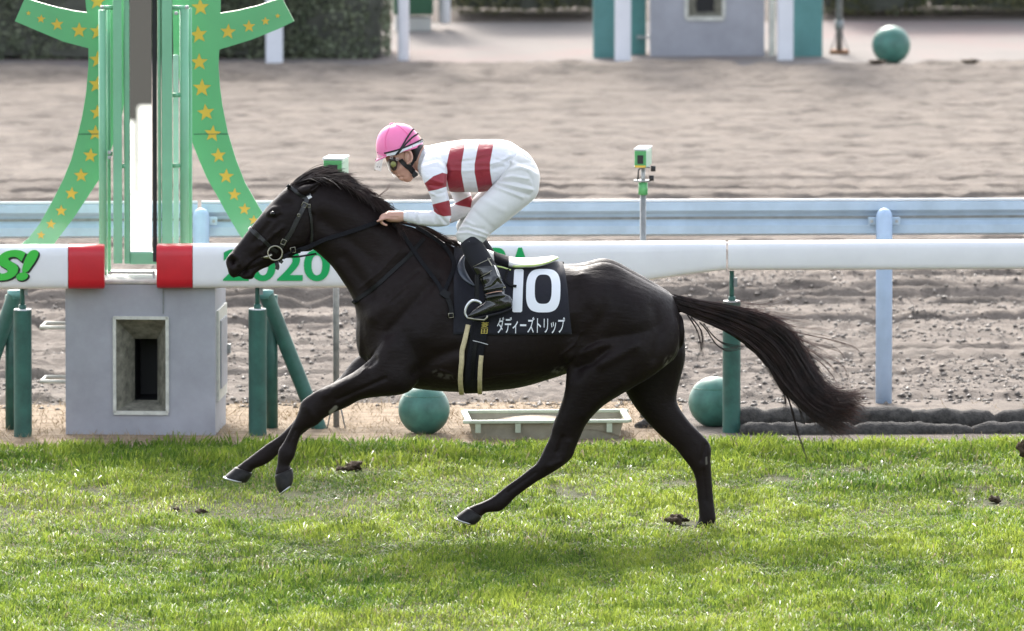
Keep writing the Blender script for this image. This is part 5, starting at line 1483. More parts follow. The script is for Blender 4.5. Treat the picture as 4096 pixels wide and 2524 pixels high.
# saddle cloth, draped over the back
def drape(x0, x1, bot, nx, na, lift, xsh=0.0, cy=1330):
    rows = []
    for i in range(nx + 1):
        sx = x0 + (x1 - x0) * i / nx
        c = CP(sx, cy, 0)
        a_b = None
        ring_ = []
        for a in np.linspace(R(-22), R(202), na + 1):
            d = np.array([0, -math.cos(a), math.sin(a)])
            h = HBVH.ray_cast(Vector(c + d * 1.0), Vector(-d)); q = np.array(h[0]); nn = np.array(h[1]); nn = nn if nn @ d > 0 else -nn
            ring_.append(q + nn * lift)
        rows.append(ring_)
    return np.array(rows)
def saddle_cloth():
    t = thing('saddle_cloth', 'black number cloth with white 10 under the saddle', 'saddle cloth')
    G_ = drape(1815, 2248, 0, 26, 64, .007)
    nx, na = G_.shape[0] - 1, G_.shape[1] - 1
    zb = CP(2100, 1338, -.30)[2]
    # trim to the hem
    for i in range(nx + 1):
        for half in (0, 1):
            idx = range(0, na // 2) if half == 0 else range(na, na // 2, -1)
            for j in idx:
                if G_[i, j, 2] < zb:
                    G_[i, j] = G_[i, j]
    for i in range(nx + 1):                                  # resample each side from ridge to hem
        for half in (0, 1):
            seg = G_[i, :na // 2 + 1][::-1] if half == 0 else G_[i, na // 2:]
            k = next((q for q in range(len(seg)) if seg[q, 2] < zb), len(seg) - 1)
            f = (seg[k - 1, 2] - zb) / (seg[k - 1, 2] - seg[k, 2] + 1e-9); end = seg[k - 1] + (seg[k] - seg[k - 1]) * min(max(f, 0), 1)
            pl = np.vstack([seg[:k], end]); d = np.r_[0, np.cumsum(np.linalg.norm(np.diff(pl, axis=0), axis=1))]
            tt = np.linspace(0, d[-1], na // 2 + 1); new = np.stack([np.interp(tt, d, pl[:, c_]) for c_ in range(3)], -1)
            # the rear edge slants back towards the hem
            new[:, 0] += .045 * (i / nx) * (tt / d[-1])
            if half == 0: G_[i, :na // 2 + 1] = new[::-1]
            else: G_[i, na // 2:] = new
    for _ in range(2):
        G_[1:-1, 1:-1] = (G_[:-2, 1:-1] + G_[2:, 1:-1] + G_[1:-1, :-2] + G_[1:-1, 2:] + 2 * G_[1:-1, 1:-1]) / 6
    rip = np.sin(np.linspace(0, 9, nx + 1))[:, None] * np.linspace(0, 1, na + 1)[None] * 0
    V = G_.reshape(-1, 3); i = np.arange((nx + 1) * (na + 1)).reshape(nx + 1, na + 1)
    F = np.stack([i[:-1, :-1], i[1:, :-1], i[1:, 1:], i[:-1, 1:]], -1).reshape(-1, 4)
    # push out where the horse pokes through
    o = newobj('cloth', V, F.tolist(), m_cloth, t, True)
    md = o.modifiers.new('thick', 'SOLIDIFY'); md.thickness = .004; md.offset = 1
    return t, BVHTree.FromPolygons([tuple(v) for v in V.tolist()], F.tolist())
cloth_t, CBVH = saddle_cloth()

def onto(S, F, bvh, lift, fall=-.3):
    V = []
    for x, y in S:
        c, n = surf(x, y, bvh, 0, fall); c2, n2 = surf(x, y, HBVH, 0, 9)
        if c2[1] < c[1]: c, n = c2, n2
        V.append(c + n * lift)
    return V
def subdiv(V, F, step=14.0):
    """cut flat lettering along a grid so it can follow the cloth"""
    bm = bmesh.new(); vs_ = [bm.verts.new((v[0], v[1], 0)) for v in V]
    for f in F:
        try: bm.faces.new([vs_[i] for i in f])
        except ValueError: pass
    for ax in (0, 1):
        lo, hi = V[:, ax].min(), V[:, ax].max(); c = lo + step
        while c < hi:
            co = [0, 0, 0]; co[ax] = c; no = [0, 0, 0]; no[ax] = 1
            bmesh.ops.bisect_plane(bm, geom=bm.verts[:] + bm.edges[:] + bm.faces[:], dist=1e-5, plane_co=co, plane_no=no); c += step
    bmesh.ops.triangulate(bm, faces=bm.faces[:])
    bm.verts.index_update()
    V2 = np.array([v.co[:2] for v in bm.verts]); F2 = [tuple(v.index for v in f.verts) for f in bm.faces]; bm.free()
    return V2, F2
def sgrid(fn, nu, nv):
    V = [fn(i / nu, j / nv) for i in range(nu + 1) for j in range(nv + 1)]
    F = [(i * (nv + 1) + j, (i + 1) * (nv + 1) + j, (i + 1) * (nv + 1) + j + 1, i * (nv + 1) + j + 1) for i in range(nu) for j in range(nv)]
    return np.array(V), F
def sel(cx, cy, rx, ry, a, e):
    c, s = math.cos(a), math.sin(a); return (cx + rx * np.sign(c) * abs(c) ** (2 / e), cy + ry * np.sign(s) * abs(s) ** (2 / e))
def zero(u, v):
    a = u * 2 * math.pi; o = np.array(sel(1268, 795, 204, 255, a, 3.2)); i = np.array(sel(1268, 778, 101, 172, a, 3.0)); p = o + (i - o) * v
    return ZG(p[0] - (p[1] - 795) * .018, p[1])
S, F = sgrid(zero, 72, 5); newobj('number', onto(S, F, CBVH, .0065), F, m_cloth_white, cloth_t)
def one(u, v):
    y = 541 + 508 * v; xl = 921 - 23 * v; xr = 1034 - 18 * v
    r = 16; e = 0
    if y - 541 < r: e = r - math.sqrt(max(0, r * r - (r - (y - 541)) ** 2))
    if 1049 - y < r: e = r - math.sqrt(max(0, r * r - (r - (1049 - y)) ** 2))
    return ZG(xl + e + (xr - xl - 2 * e) * u, y)
S, F = sgrid(one, 6, 40); newobj('number', onto(S, F, CBVH, .0065), F, m_cloth_white, cloth_t)
V, F = text_mesh('ダディーズトリップ', .008)
S = fit(V, 716, 1104, 1524, 1300); S[:, 0] -= (S[:, 1] - 1200) * .02
S = np.array([ZG(*p) for p in S]); S, F = subdiv(S, F)
newobj('name_lettering', onto(S, F, CBVH, .0065), F, m_cloth_white, cloth_t)

# girth
girth = thing('girth', 'black girth with cream elastic edges round the horse belly', 'girth')
def band(name, top, bottom, w, th, m, lift, rot=1.0):
    """strap running down the near side from px top to px bottom, then under the belly to the far side"""
    pts = [surf(x, y, None, lift) for x, y in catmull(np.array(top, float), 8)]
    p = [a for a, b in pts]; n = [b for a, b in pts]
    x = p[-1][0]; c = np.array([x, SLOPE * x, p[-1][2] + .25])
    a0 = math.atan2(p[-1][2] - c[2], p[-1][1] - c[1])
    q, qn = wrap(c, np.array([0, 1.0, 0]), np.array([0, 0, 1.0]), a0 + .05, 0.3, 26, .50, lift)
    p = np.vstack([np.array(p), q]); n = np.vstack([np.array(n), qn])
    for _ in range(2): p[1:-1] = (p[:-2] + 2 * p[1:-1] + p[2:]) / 4
    n /= np.linalg.norm(n, axis=1, keepdims=True)
    V, F = ribbon(p, n, w, th); return newobj(name, V, F, m, girth, True)
band('girth_band', [ZG(520, 1130), ZG(500, 1250), ZG(480, 1400), ZD(290, 20), ZD(280, 130), ZD(278, 210)], 0, .085, .006, m_web, .004)
band('elastic_edge', [ZG(372, 1200), ZG(345, 1320), ZG(310, 1480), ZD(195, 0), ZD(185, 90), ZD(186, 180), ZD(192, 215)], 0, .026, .010, m_cream, .006)
band('elastic_edge', [ZD(352, -60), ZD(345, 0), ZD(340, 80), ZD(338, 150), ZD(338, 205)], 0, .024, .010, m_cream, .006)
addstrap('girth_strap', [(470, 1390), (440, 1560), (430, 1700), (425, 1840)], .022, .010, girth, m_leather, z=ZG, lift=.008)
addstrap('billet_block', [(560, 1130), (520, 1260), (510, 1390)], .072, .007, girth, m_web, z=ZG, lift=.009)
addstrap('stitching', [(430, 1385), (520, 1405), (608, 1430)], .003, .003, girth, m_tag, z=ZG, lift=.017)
V, F = text_mesh('菱\n田', 0)
S = fit(V, 528, 1170, 612, 1306); S[:, 0] -= (S[:, 1] - 1240) * .10
S = np.array([ZG(*p) for p in S]); S, F = subdiv(S, F)
newobj('yellow_lettering', onto(S, F, None, .020), F, m_yellow, girth)

# saddle
saddle = thing('saddle', 'light racing saddle with white cantle and dark cover on the cloth', 'saddle')
def pad(rows, name, m, parent, z=ZG, n=28, cap=.3):
    V, F = loft([(z(r[0], r[1]), z(r[2], r[3]), r[4], 0.0, 2.4) for r in rows], n=n, m=4, cap=cap); return newobj(name, V, F, m, parent, True)
pad([(590, 292, 600, 470, .07), (690, 330, 700, 480, .10), (860, 388, 850, 500, .14), (1000, 410, 990, 500, .165), (1150, 408, 1140, 492, .17), (1280, 398, 1270, 470, .15), (1380, 385, 1370, 440, .12), (1440, 386, 1430, 415, .06)], 'seat', m_saddle_white, saddle)
pad([(675, 318, 690, 500, .105), (760, 350, 770, 512, .128), (858, 385, 846, 516, .148)], 'seat_cover', m_web, saddle, cap=.05)
cb = [(690, 490), (780, 508), (880, 540)]
MB().tube([CP(*ZG(*p), -.165) for p in cb], .004, 8).build('cover_piping', m_trim, saddle, True)
ed = catmull(np.array([(905, 497), (1050, 492), (1200, 478), (1320, 448), (1400, 415), (1440, 395)], float), 5)
dys = np.interp(ed[:, 0], [905, 1050, 1200, 1320, 1400, 1440], [-.155, -.176, -.172, -.145, -.10, -.05])
MB().tube([CP(*ZG(*p), d) for p, d in zip(ed, dys)], .0055, 8).build('trim', m_trim, saddle, True)
def flap():
    cen = [(335, 375), (285, 470), (285, 570), (330, 650), (390, 710), (445, 750)]
    wid = [.004, .03, .042, .038, .022, .006]
    K = catmull(np.array([ZG(*p) for p in cen], float), 6); w = catmull(np.array(wid)[:, None], 6)[:, 0]
    H = [surf(x, y, None, .018) for x, y in K]; p = np.array([h[0] for h in H]); n = np.array([h[1] for h in H])
    for _ in range(3): p[1:-1] = (p[:-2] + 2 * p[1:-1] + p[2:]) / 4; n[1:-1] = (n[:-2] + 2 * n[1:-1] + n[2:]) / 4
    n /= np.linalg.norm(n, axis=1, keepdims=True); V, F = ribbon(p, n, w, .006); newobj('flap', V, F, m_flap, saddle, True)
flap()
addstrap('flap_body', [(360, 420), (380, 520), (440, 640), (480, 720)], .07, .006, saddle, m_leather, z=ZG, lift=.016)
addstrap('loose_strap', [(850, 560), (818, 640), (825, 700), (880, 745), (950, 758)], .014, .005, saddle, m_leather, z=ZG, lift=.018)
# ================================================================== THE JOCKEY
person = thing('person', 'person in white and maroon striped silks and pink cap crouched over the horse', 'person')
m_skin = mat('skin', (.60, .36, .275), .5, noise=(25, .12), two=(.54, .29, .225))
m_pants = mat('breeches_white', (.66, .66, .65), .75, sheen=.1, noise=(6, .05), bump=(9, .35, .012))
m_boot = mat('boot_leather', (.010, .010, .011), .16, coat=.6, noise=(20, .4), bump=(22, .5, .008))
m_sock = mat('sock_black', (.012, .012, .017), .9, bump=(150, .4, .001))
m_pink = mat('cap_pink', (.92, .22, .46), .55, sheen=.2, noise=(10, .05), bump=(30, .15, .003))
m_hairp = mat('hair_black', (.012, .011, .012), .5, noise=(60, .5), bump=(120, .6, .003))
m_band = mat('elastic_black', (.012, .012, .013), .6)
m_gdark = mat('goggle_brown', (.035, .022, .02), .3)
m_olive = mat('goggle_vent', (.24, .25, .08), .4)
m_lip = mat('lip', (.34, .13, .11), .5)
def clearmat(name, c, al):
    m = bpy.data.materials.new(name); m.use_nodes = True
    nt = m.node_tree; b = nt.nodes['Principled BSDF']; b.inputs['Base Color'].default_value = (*c, 1); b.inputs['Roughness'].default_value = .15
    t = nt.nodes.new('ShaderNodeBsdfTransparent'); ms = nt.nodes.new('ShaderNodeMixShader'); ms.inputs[0].default_value = al
    nt.links.new(t.outputs[0], ms.inputs[1]); nt.links.new(b.outputs[0], ms.inputs[2]); nt.links.new(ms.outputs[0], nt.nodes['Material Output'].inputs['Surface'])
    return m
m_clear = clearmat('clear_visor', (.85, .87, .88), .32)
m_lens = clearmat('lens_bright_white', (.92, .94, .95), .6)  # bright background behind the lens put into its white colour

def silks_mat():
    m = bpy.data.materials.new('silks'); m.use_nodes = True
    nt = m.node_tree; b = nt.nodes['Principled BSDF']; b.inputs['Roughness'].default_value = .5; b.inputs['Sheen Weight'].default_value = .15
    a = nt.nodes.new('ShaderNodeAttribute'); a.attribute_name = 'stripe'
    r = nt.nodes.new('ShaderNodeMapRange'); r.inputs[1].default_value = -1.0; r.inputs[2].default_value = 1.0
    nt.links.new(a.outputs['Fac'], r.inputs[0])
    mx = nt.nodes.new('ShaderNodeMix'); mx.data_type = 'RGBA'
    mx.inputs[6].default_value = (.76, .76, .80, 1); mx.inputs[7].default_value = (.29, .016, .030, 1)
    nt.links.new(r.outputs[0], mx.inputs[0]); nt.links.new(mx.outputs[2], b.inputs['Base Color'])
    tc = nt.nodes.new('ShaderNodeTexCoord'); n = nt.nodes.new('ShaderNodeTexNoise'); n.inputs['Scale'].default_value = 14; n.inputs['Detail'].default_value = 3
    mp = nt.nodes.new('ShaderNodeMapping'); mp.inputs['Scale'].default_value = (1, 1, 2.2)
    nt.links.new(tc.outputs['Object'], mp.inputs[0]); nt.links.new(mp.outputs[0], n.inputs['Vector'])
    bp = nt.nodes.new('ShaderNodeBump'); bp.inputs['Strength'].default_value = .55; bp.inputs['Distance'].default_value = .012
    nt.links.new(n.outputs['Fac'], bp.inputs['Height']); nt.links.new(bp.outputs['Normal'], b.inputs['Normal'])
    return m
m_silk = silks_mat()

TORSO = [(752, 405, 655, 690, .072, 0), (840, 386, 735, 805, .14, 0), (960, 366, 900, 905, .18, 0), (1120, 340, 1060, 950, .185, 0), (1300, 324, 1235, 950, .175, 0), (1500, 323, 1400, 955, .165, 0), (1650, 329, 1540, 925, .155, 0), (1790, 368, 1650, 850, .15, 0), (1930, 466, 1735, 780, .148, 0), (2000, 540, 1780, 840, .145, 0)]
PELVIS = [(1885, 428, 1690, 770, .158, 0), (1962, 476, 1740, 800, .161, 0), (2045, 565, 1765, 860, .165, 0), (2112, 690, 1810, 960, .165, 0), (2134, 800, 1900, 1040, .13, 0), (2105, 930, 1985, 1060, .08, 0)]
THIGH = [(1740, 560, 2120, 740, .090, -.105), (1655, 770, 2125, 900, .095, -.13), (1560, 880, 2070, 1030, .092, -.15), (1450, 985, 1905, 1170, .085, -.18), (1335, 1105, 1712, 1325, .076, -.205), (1232, 1260, 1580, 1425, .068, -.222), (1152, 1390, 1510, 1490, .064, -.235), (1118, 1470, 1470, 1540, .060, -.24), (1140, 1545, 1420, 1580, .05, -.243)]
SHIN = [(300, 150, 528, 165, .050, -.24), (280, 250, 556, 230, .055, -.252), (330, 380, 638, 370, .055, -.272), (400, 500, 700, 472, .053, -.29), (470, 620, 745, 572, .049, -.305), (525, 710, 790, 692, .045, -.315), (545, 790, 808, 775, .042, -.32), (556, 865, 820, 840, .041, -.322), (562, 930, 868, 905, .041, -.322)]
FOOT = [(835, 835, 885, 1000, .034, -.322), (740, 850, 780, 1045, .039, -.324), (640, 872, 680, 1070, .042, -.326), (545, 930, 570, 1095, .045, -.328), (450, 990, 470, 1112, .046, -.33), (382, 1042, 400, 1118, .040, -.33), (348, 1082, 356, 1108, .022, -.33)]
UPARM = [(740, 520, 960, 520, .055, -.13), (695, 650, 1015, 665, .064, -.178), (715, 790, 1015, 775, .062, -.205), (785, 935, 1010, 895, .055, -.218), (823, 1050, 1040, 1030, .050, -.222), (848, 1160, 1060, 1150, .047, -.222), (872, 1260, 1068, 1250, .045, -.218), (935, 1352, 1052, 1325, .038, -.212)]
FOREARM = [(1040, 1195, 1040, 1350, .042, -.215), (920, 1172, 940, 1368, .045, -.205), (790, 1178, 805, 1366, .042, -.185), (665, 1181, 672, 1350, .037, -.162), (562, 1174, 560, 1320, .033, -.145), (497, 1180, 492, 1303, .030, -.135)]
UPARM_F = [(860, 560, 1080, 540, .055, .13), (900, 700, 1130, 640, .062, .178), (990, 850, 1220, 800, .058, .205), (1055, 970, 1285, 935, .054, .215), (1112, 1085, 1315, 1035, .050, .218), (1190, 1180, 1335, 1120, .045, .215), (1250, 1230, 1345, 1160, .036, .21)]
FOREARM_F = [(1320, 1110, 1290, 1235, .040, .21), (1200, 1080, 1180, 1278, .045, .20), (1090, 1095, 1040, 1335, .043, .19), (800, 1200, 800, 1345, .036, .16), (620, 1210, 620, 1325, .031, .14), (500, 1215, 495, 1310, .028, .13)]
HEAD = [(330, 190, 600, 190, .055, 0), (245, 310, 705, 310, .075, 0), (250, 430, 695, 410, .079, 0), (278, 560, 650, 490, .076, 0), (308, 630, 640, 560, .070, 0), (345, 690, 630, 640, .064, 0), (398, 752, 622, 705, .054, 0), (452, 806, 616, 765, .042, 0), (525, 832, 600, 800, .028, 0)]
NECK = [(520, 540, 700, 400, .055, 0), (610, 660, 735, 400, .056, 0), (690, 740, 800, 400, .065, 0)]
def mk(rows, z, shrink=1.0, mirror=False, n=26, m=4, cap=.4, e=2.2, dhw=0.0):
    out = []
    for r in rows:
        a, b = np.array(z(r[0], r[1])), np.array(z(r[2], r[3])); c = (a + b) / 2
        a, b = c + (a - c) * shrink, c + (b - c) * shrink
        out.append((a, b, r[4] * shrink + dhw, -r[5] if mirror else r[5], e))
    pp = CP
    if mirror:
        # the far limb stands at the same world height, so shift its pixels by the depth difference
        def pp(x, y, d):
            q = CP(x, y, -d); return np.array([q[0], 2 * SLOPE * q[0] - q[1], q[2]])
    return loft(out, n=n, m=m, pp=pp, cap=cap)
def finger(pts, r, dy):
    P3 = catmull(np.array([CP(*ZF(x, y), d) for x, y, d in pts]), 5); return tube(P3, np.linspace(r, r * .72, len(P3)), 10)
def hand(far=False):
    parts = [mk([(520, 1186, 510, 1300, .027, -.134), (440, 1180, 440, 1316, .031, -.13), (360, 1180, 355, 1316, .038, -.125), (300, 1184, 298, 1306, .040, -.122), (262, 1215, 275, 1285, .036, -.12)], ZF, n=18)]
    for k, (dy, ln) in enumerate(((-.158, 0), (-.136, 8), (-.114, 10), (-.092, 4))):
        parts.append(finger([(285, 1222, dy), (246 - ln, 1236, dy), (222 - ln, 1280, dy), (240 - ln, 1325, dy), (275, 1348, dy), (302, 1350, dy)], .0088, dy))
    parts.append(finger([(330, 1262, -.155), (262, 1272, -.168), (215, 1288, -.17), (172, 1310, -.165)], .0092, 0))
    return parts
body_parts = [mk(TORSO, ZF, .76, n=30), mk(PELVIS, ZF, .78), mk(THIGH[1:], ZF, .78), mk(THIGH[1:], ZF, .78, True), mk(SHIN, ZG, .86), mk(SHIN, ZG, .86, True), mk(FOOT, ZG, .85), mk(FOOT, ZG, .85, True),
              mk(UPARM, ZF, .74), mk(FOREARM, ZF, .74), mk(UPARM_F, ZF, .74), mk(FOREARM_F, ZF, .74), mk(HEAD, ZF, 1.0, n=30, e=2.25), mk(NECK, ZF, 1.0)]
body_parts += hand()
# nose and chin
body_parts.append(mk([(308, 640, 345, 652, .010, 0), (325, 690, 372, 690, .014, 0), (342, 728, 395, 712, .017, 0), (362, 738, 410, 728, .012, 0)], ZF, n=12))
hb = []
for V, F in hand():                                           # the other hand, beyond the crest
    V = np.array(V); V[:, 1] = 2 * SLOPE * V[:, 0] - V[:, 1]; V[:, 2] -= .030; V[:, 0] += .02; hb.append((V, [f[::-1] for f in F]))
body_parts += hb
BV, BF = fuse(body_parts, .0046, 3)
def sculpt2(V, F, lines, z=ZF, nearonly=False):
    N = normals(V, F); px = proj(V); yc = SLOPE * V[:, 0]
    near = V[:, 1] < yc + (.0 if nearonly else .0)
    D = np.zeros(len(V))
    for pts, amp, sig in lines:
        d = linedist(px, [z(*p) for p in pts]); D += 1.7 * amp * np.exp(-(d / sig) ** 2) * np.clip(np.abs(N[:, 1]) * 1.5, .15, 1) * np.where(near, 1, .6)
    return V + N * D[:, None]
BV = sculpt2(BV, BF, [([(300, 620), (420, 600)], -.010, 10), ([(420, 700), (470, 650)], .004, 12), ([(436, 770), (480, 772)], -.005, 3), ([(425, 752), (445, 760)], .004, 4), ([(445, 790), (470, 800)], .004, 5), ([(560, 760), (600, 700)], .003, 12),
                      ([(320, 1190), (300, 1215)], .003, 5), ([(400, 1220), (300, 1215)], -.002, 4), ([(420, 1260), (300, 1255)], -.002, 4)])
newobj('body', BV, BF, m_skin, person, True)
# ear
def human_ear():
    c = [(505, 470), (540, 458), (575, 478), (592, 525), (585, 575), (560, 600), (535, 610)]
    K = catmull(np.array(c, float), 5); p = [CP(*ZF(*q), -.083 - .012 * math.sin(i / len(K) * 3.1)) for i, q in enumerate(K)]
    MB().tube(p, .0065, 8).build('ear', m_skin, person, True)
    V, F = loft([(ZF(500, 475), ZF(520, 590), .006, -.078, 2), (ZF(540, 465), ZF(545, 610), .007, -.082, 2), (ZF(575, 490), ZF(575, 580), .005, -.084, 2)], n=12, m=4); newobj('ear_bowl', V, F, m_skin, person, True)
human_ear()
# hair under the cap
V, F = fuse([mk([(520, 420, 740, 385, .081, 0), (560, 470, 720, 420, .080, 0), (600, 540, 695, 470, .072, 0), (620, 600, 670, 530, .06, 0)], ZF, n=22)], .006, 2)
newobj('hair', V, F, m_hairp, person, True)

# clothes ----------------------------------------------------------------
def stripe_attr(me, V, fn):
    px = proj(V); fx = (px[:, 0] - 1450) * 3; fy = (px[:, 1] - 450) * 3
    me.attributes.new('stripe', 'FLOAT', 'POINT').data.foreach_set('value', (fn(fx, fy) / 3).astype(np.float32))
def garment(name, parts, m, parent, vox, lines=(), z=ZF, it=4, fn=None, wr=None):
    V, F = fuse(parts, vox, it)
    if len(lines): V = sculpt2(V, F, lines, z)
    if wr:
        N = normals(V, F); V = V + N * (wr[0] * fbm(V[:, 0] * wr[1] + V[:, 1] * wr[1] * .5, V[:, 2] * wr[2], 77, 3))[:, None]
    me = bpy.data.meshes.new(name); me.from_pydata([tuple(v) for v in V.tolist()], [], F); me.update()
    if fn is not None: stripe_attr(me, V, fn)
    return linkmesh(name, me, m, parent, True), V, F
def I(y, pts): return np.interp(y, [p[1] for p in pts], [p[0] for p in pts])
def torso_stripes(x, y):
    L1 = I(y, [(1065, 350), (1060, 385), (1000, 670), (1010, 800), (1045, 955)]); R1 = I(y, [(1240, 330), (1235, 350), (1190, 600), (1185, 720), (1225, 945)])
    L2 = I(y, [(1402, 325), (1345, 620), (1345, 720), (1390, 955)]); R2 = I(y, [(1582, 325), (1530, 600), (1530, 700), (1565, 920)])
    return np.maximum(np.minimum(x - L1, R1 - x), np.minimum(x - L2, R2 - x))
tl = [([(1010, 690), (1200, 700), (1530, 680)], .0025, 6), ([(1190, 590), (1360, 565), (1540, 520)], -.003, 7), ([(1540, 620), (1720, 560), (1760, 520)], .004, 7), ([(1560, 680), (1680, 650)], -.004, 6), ([(1600, 560), (1740, 600)], -.003, 6),
      ([(1730, 580), (1890, 500)], -.004, 5), ([(880, 470), (1010, 460)], -.003, 9), ([(1100, 380), (1200, 360)], .002, 8), ([(1380, 470), (1520, 440)], .002, 9), ([(1010, 640), (1030, 720), (1000, 790)], -.010, 7)]
jersey, JV, JF = garment('jersey', [mk(TORSO, ZF, 1.0, n=40, cap=.25, e=2.35)], m_silk, person, .0055, tl, it=5, fn=torso_stripes, wr=(.010, 6, 11))
def near_hoops(x, y):
    t1 = np.interp(x, [735, 850, 960, 1030], [858, 765, 722, 742]); b1 = np.interp(x, [770, 790, 900, 1005], [948, 945, 925, 890])
    t2 = np.interp(x, [835, 1040], [1105, 1053]); b2 = np.interp(x, [840, 900, 970, 1062], [1170, 1222, 1247, 1238])
    return np.where(x < 820, np.where(y > 1100, -30, np.minimum(y - t1, b1 - y)), np.maximum(np.minimum(y - t1, b1 - y), np.minimum(y - t2, b2 - y)))
def far_hoops(x, y):
    t1 = np.interp(x, [1110, 1300], [1090, 998]); b1 = np.interp(x, [1110, 1150, 1325], [1102, 1115, 1146]); return np.minimum(y - t1, b1 - y)
sl = [([(820, 800), (960, 850)], .003, 6), ([(800, 870), (930, 890)], -.003, 5), ([(800, 960), (880, 1000)], .003, 5), ([(830, 1010), (1000, 950)], -.002, 5), ([(860, 1170), (940, 1260), (1010, 1330)], -.005, 6), ([(660, 1200), (700, 1330)], .003, 6), ([(620, 1190), (650, 1320)], -.003, 6), ([(840, 1180), (870, 1320)], -.003, 6), ([(550, 1185), (560, 1310)], .002, 5), ([(720, 650), (900, 600), (980, 660)], .003, 8)]
garment('sleeve', [mk(UPARM, ZF, 1.0, n=26, cap=.4), mk(FOREARM, ZF, 1.0, n=26, cap=.15)], m_silk, jersey, .005, sl, it=3, fn=near_hoops, wr=(.004, 8, 10))
garment('sleeve', [mk(UPARM_F, ZF, 1.0, n=26, cap=.4), mk(FOREARM_F, ZF, 1.0, n=26, cap=.15)], m_silk, jersey, .005, (), it=3, fn=far_hoops, wr=(.004, 8, 10))
garment('collar', [mk([(735, 410, 640, 640, .060, 0), (790, 395, 690, 760, .074, 0)], ZF, n=24, cap=.05)], m_silk, jersey, .005, (), it=2, fn=lambda x, y: x * 0 - 30)
bl = [([(1660, 800), (1800, 770), (1980, 800)], .005, 6), ([(1650, 830), (1830, 830), (2030, 880)], -.005, 6), ([(1640, 850), (1830, 890), (2030, 930)], .005, 6), ([(1620, 870), (1800, 930), (2000, 990)], -.005, 6), ([(1600, 900), (1760, 960), (1920, 1020)], .005, 6),
      ([(1660, 780), (1720, 680), (1760, 600)], -.012, 8), ([(1740, 690), (1900, 660), (2020, 690)], .003, 7), ([(1750, 640), (1900, 600), (2030, 600)], -.003, 7), ([(2060, 900), (2040, 800), (1980, 720)], -.003, 6),
      ([(1150, 1390), (1260, 1370), (1400, 1420), (1500, 1460)], .004, 5), ([(1140, 1420), (1260, 1410), (1380, 1450)], -.004, 5), ([(1130, 1450), (1280, 1440), (1480, 1500)], .004, 5), ([(1200, 1330), (1330, 1380), (1450, 1400)], -.003, 6), ([(1240, 1300), (1330, 1350)], .003, 6),
      ([(1400, 1020), (1700, 1180)], .002, 12), ([(1310, 1160), (1560, 1380)], -.002, 10)]
garment('breeches', [mk(PELVIS, ZF, 1.0, n=34, cap=.4, e=2.3), mk(THIGH, ZF, 1.0, n=30, cap=.2), mk(THIGH, ZF, 1.0, True, n=30, cap=.2)], m_pants, person, .0056, bl, it=3, wr=(.009, 8, 10))
MB().tube([CP(*ZF(*p), -.155) for p in ((1905, 470), (1950, 520), (2035, 572))], .002, 6).build('waist_seam', m_cloth_white, person, True)
for far in (False, True):
    b = thing('boot', None, None); b.parent = person
    V, F = mk([(350, 128, 490, 134, .050, -.25), (296, 185, 532, 190, .068, -.25), (277, 250, 556, 232, .069, -.252), (325, 372, 636, 366, .060, -.272), SHIN[3], SHIN[4]], ZG, 1.0, far, n=26, cap=.3); newobj('sock', V, F, m_sock, b, True)
    bs = SHIN[3:]
    up = [(r[0], r[1], r[2], r[3], r[4] + .003, r[5]) for r in bs]
    wl_ = [] if far else [([(540, 790), (680, 760), (800, 740)], .006, 7), ([(560, 830), (700, 800), (810, 790)], -.006, 6), ([(560, 750), (640, 720), (700, 640)], .005, 6), ([(500, 650), (620, 590)], -.003, 5), ([(560, 880), (700, 850), (830, 840)], .004, 6), ([(640, 420), (700, 600), (790, 730)], .006, 5)]
    V, F = fuse([mk(up, ZG, 1.0, far, n=26, cap=.1), mk(FOOT, ZG, 1.0, far, n=22, cap=.5)], .005, 3)
    if wl_: V = sculpt2(V, F, wl_, ZG)
    newobj('shaft', V, F, m_boot, b, True)
    V, F = mk([(880, 985, 886, 1012, .036, -.322), (770, 1025, 780, 1055, .041, -.324), (600, 1065, 606, 1098, .044, -.327), (450, 1095, 456, 1124, .047, -.33), (372, 1100, 380, 1128, .040, -.33)], ZG, 1.0, far, n=16, cap=.5)
    newobj('sole', V, F, m_sock, b, True)
    if not far:
        for seg in ([(430, 500), (530, 450), (640, 400)], [(500, 630), (580, 590), (650, 545)]):
            MB().tube([CP(*ZG(*p), -.347 - .01 * i) for i, p in enumerate(seg)], .0018, 6).build('stitch', m_metal, b, True)
        MB().tube([CP(*ZG(*p), d) for p, d in (((600, 395), -.325), ((650, 480), -.335), ((700, 590), -.342), ((760, 700), -.345), ((815, 750), -.345))], .0028, 6).build('zip', m_metal, b, True)
        MB().box(CP(*ZG(795, 748), -.352), (.018, .006, .006)).build('zip_pull', m_metal, b)
        p = CP(*ZG(375, 213), -.312); MB().box(p, (.010, .004, .010)).box(p + np.array([.004, 0, .006]), (.006, .004, .005)).build('sock_mark', m_tag, b)

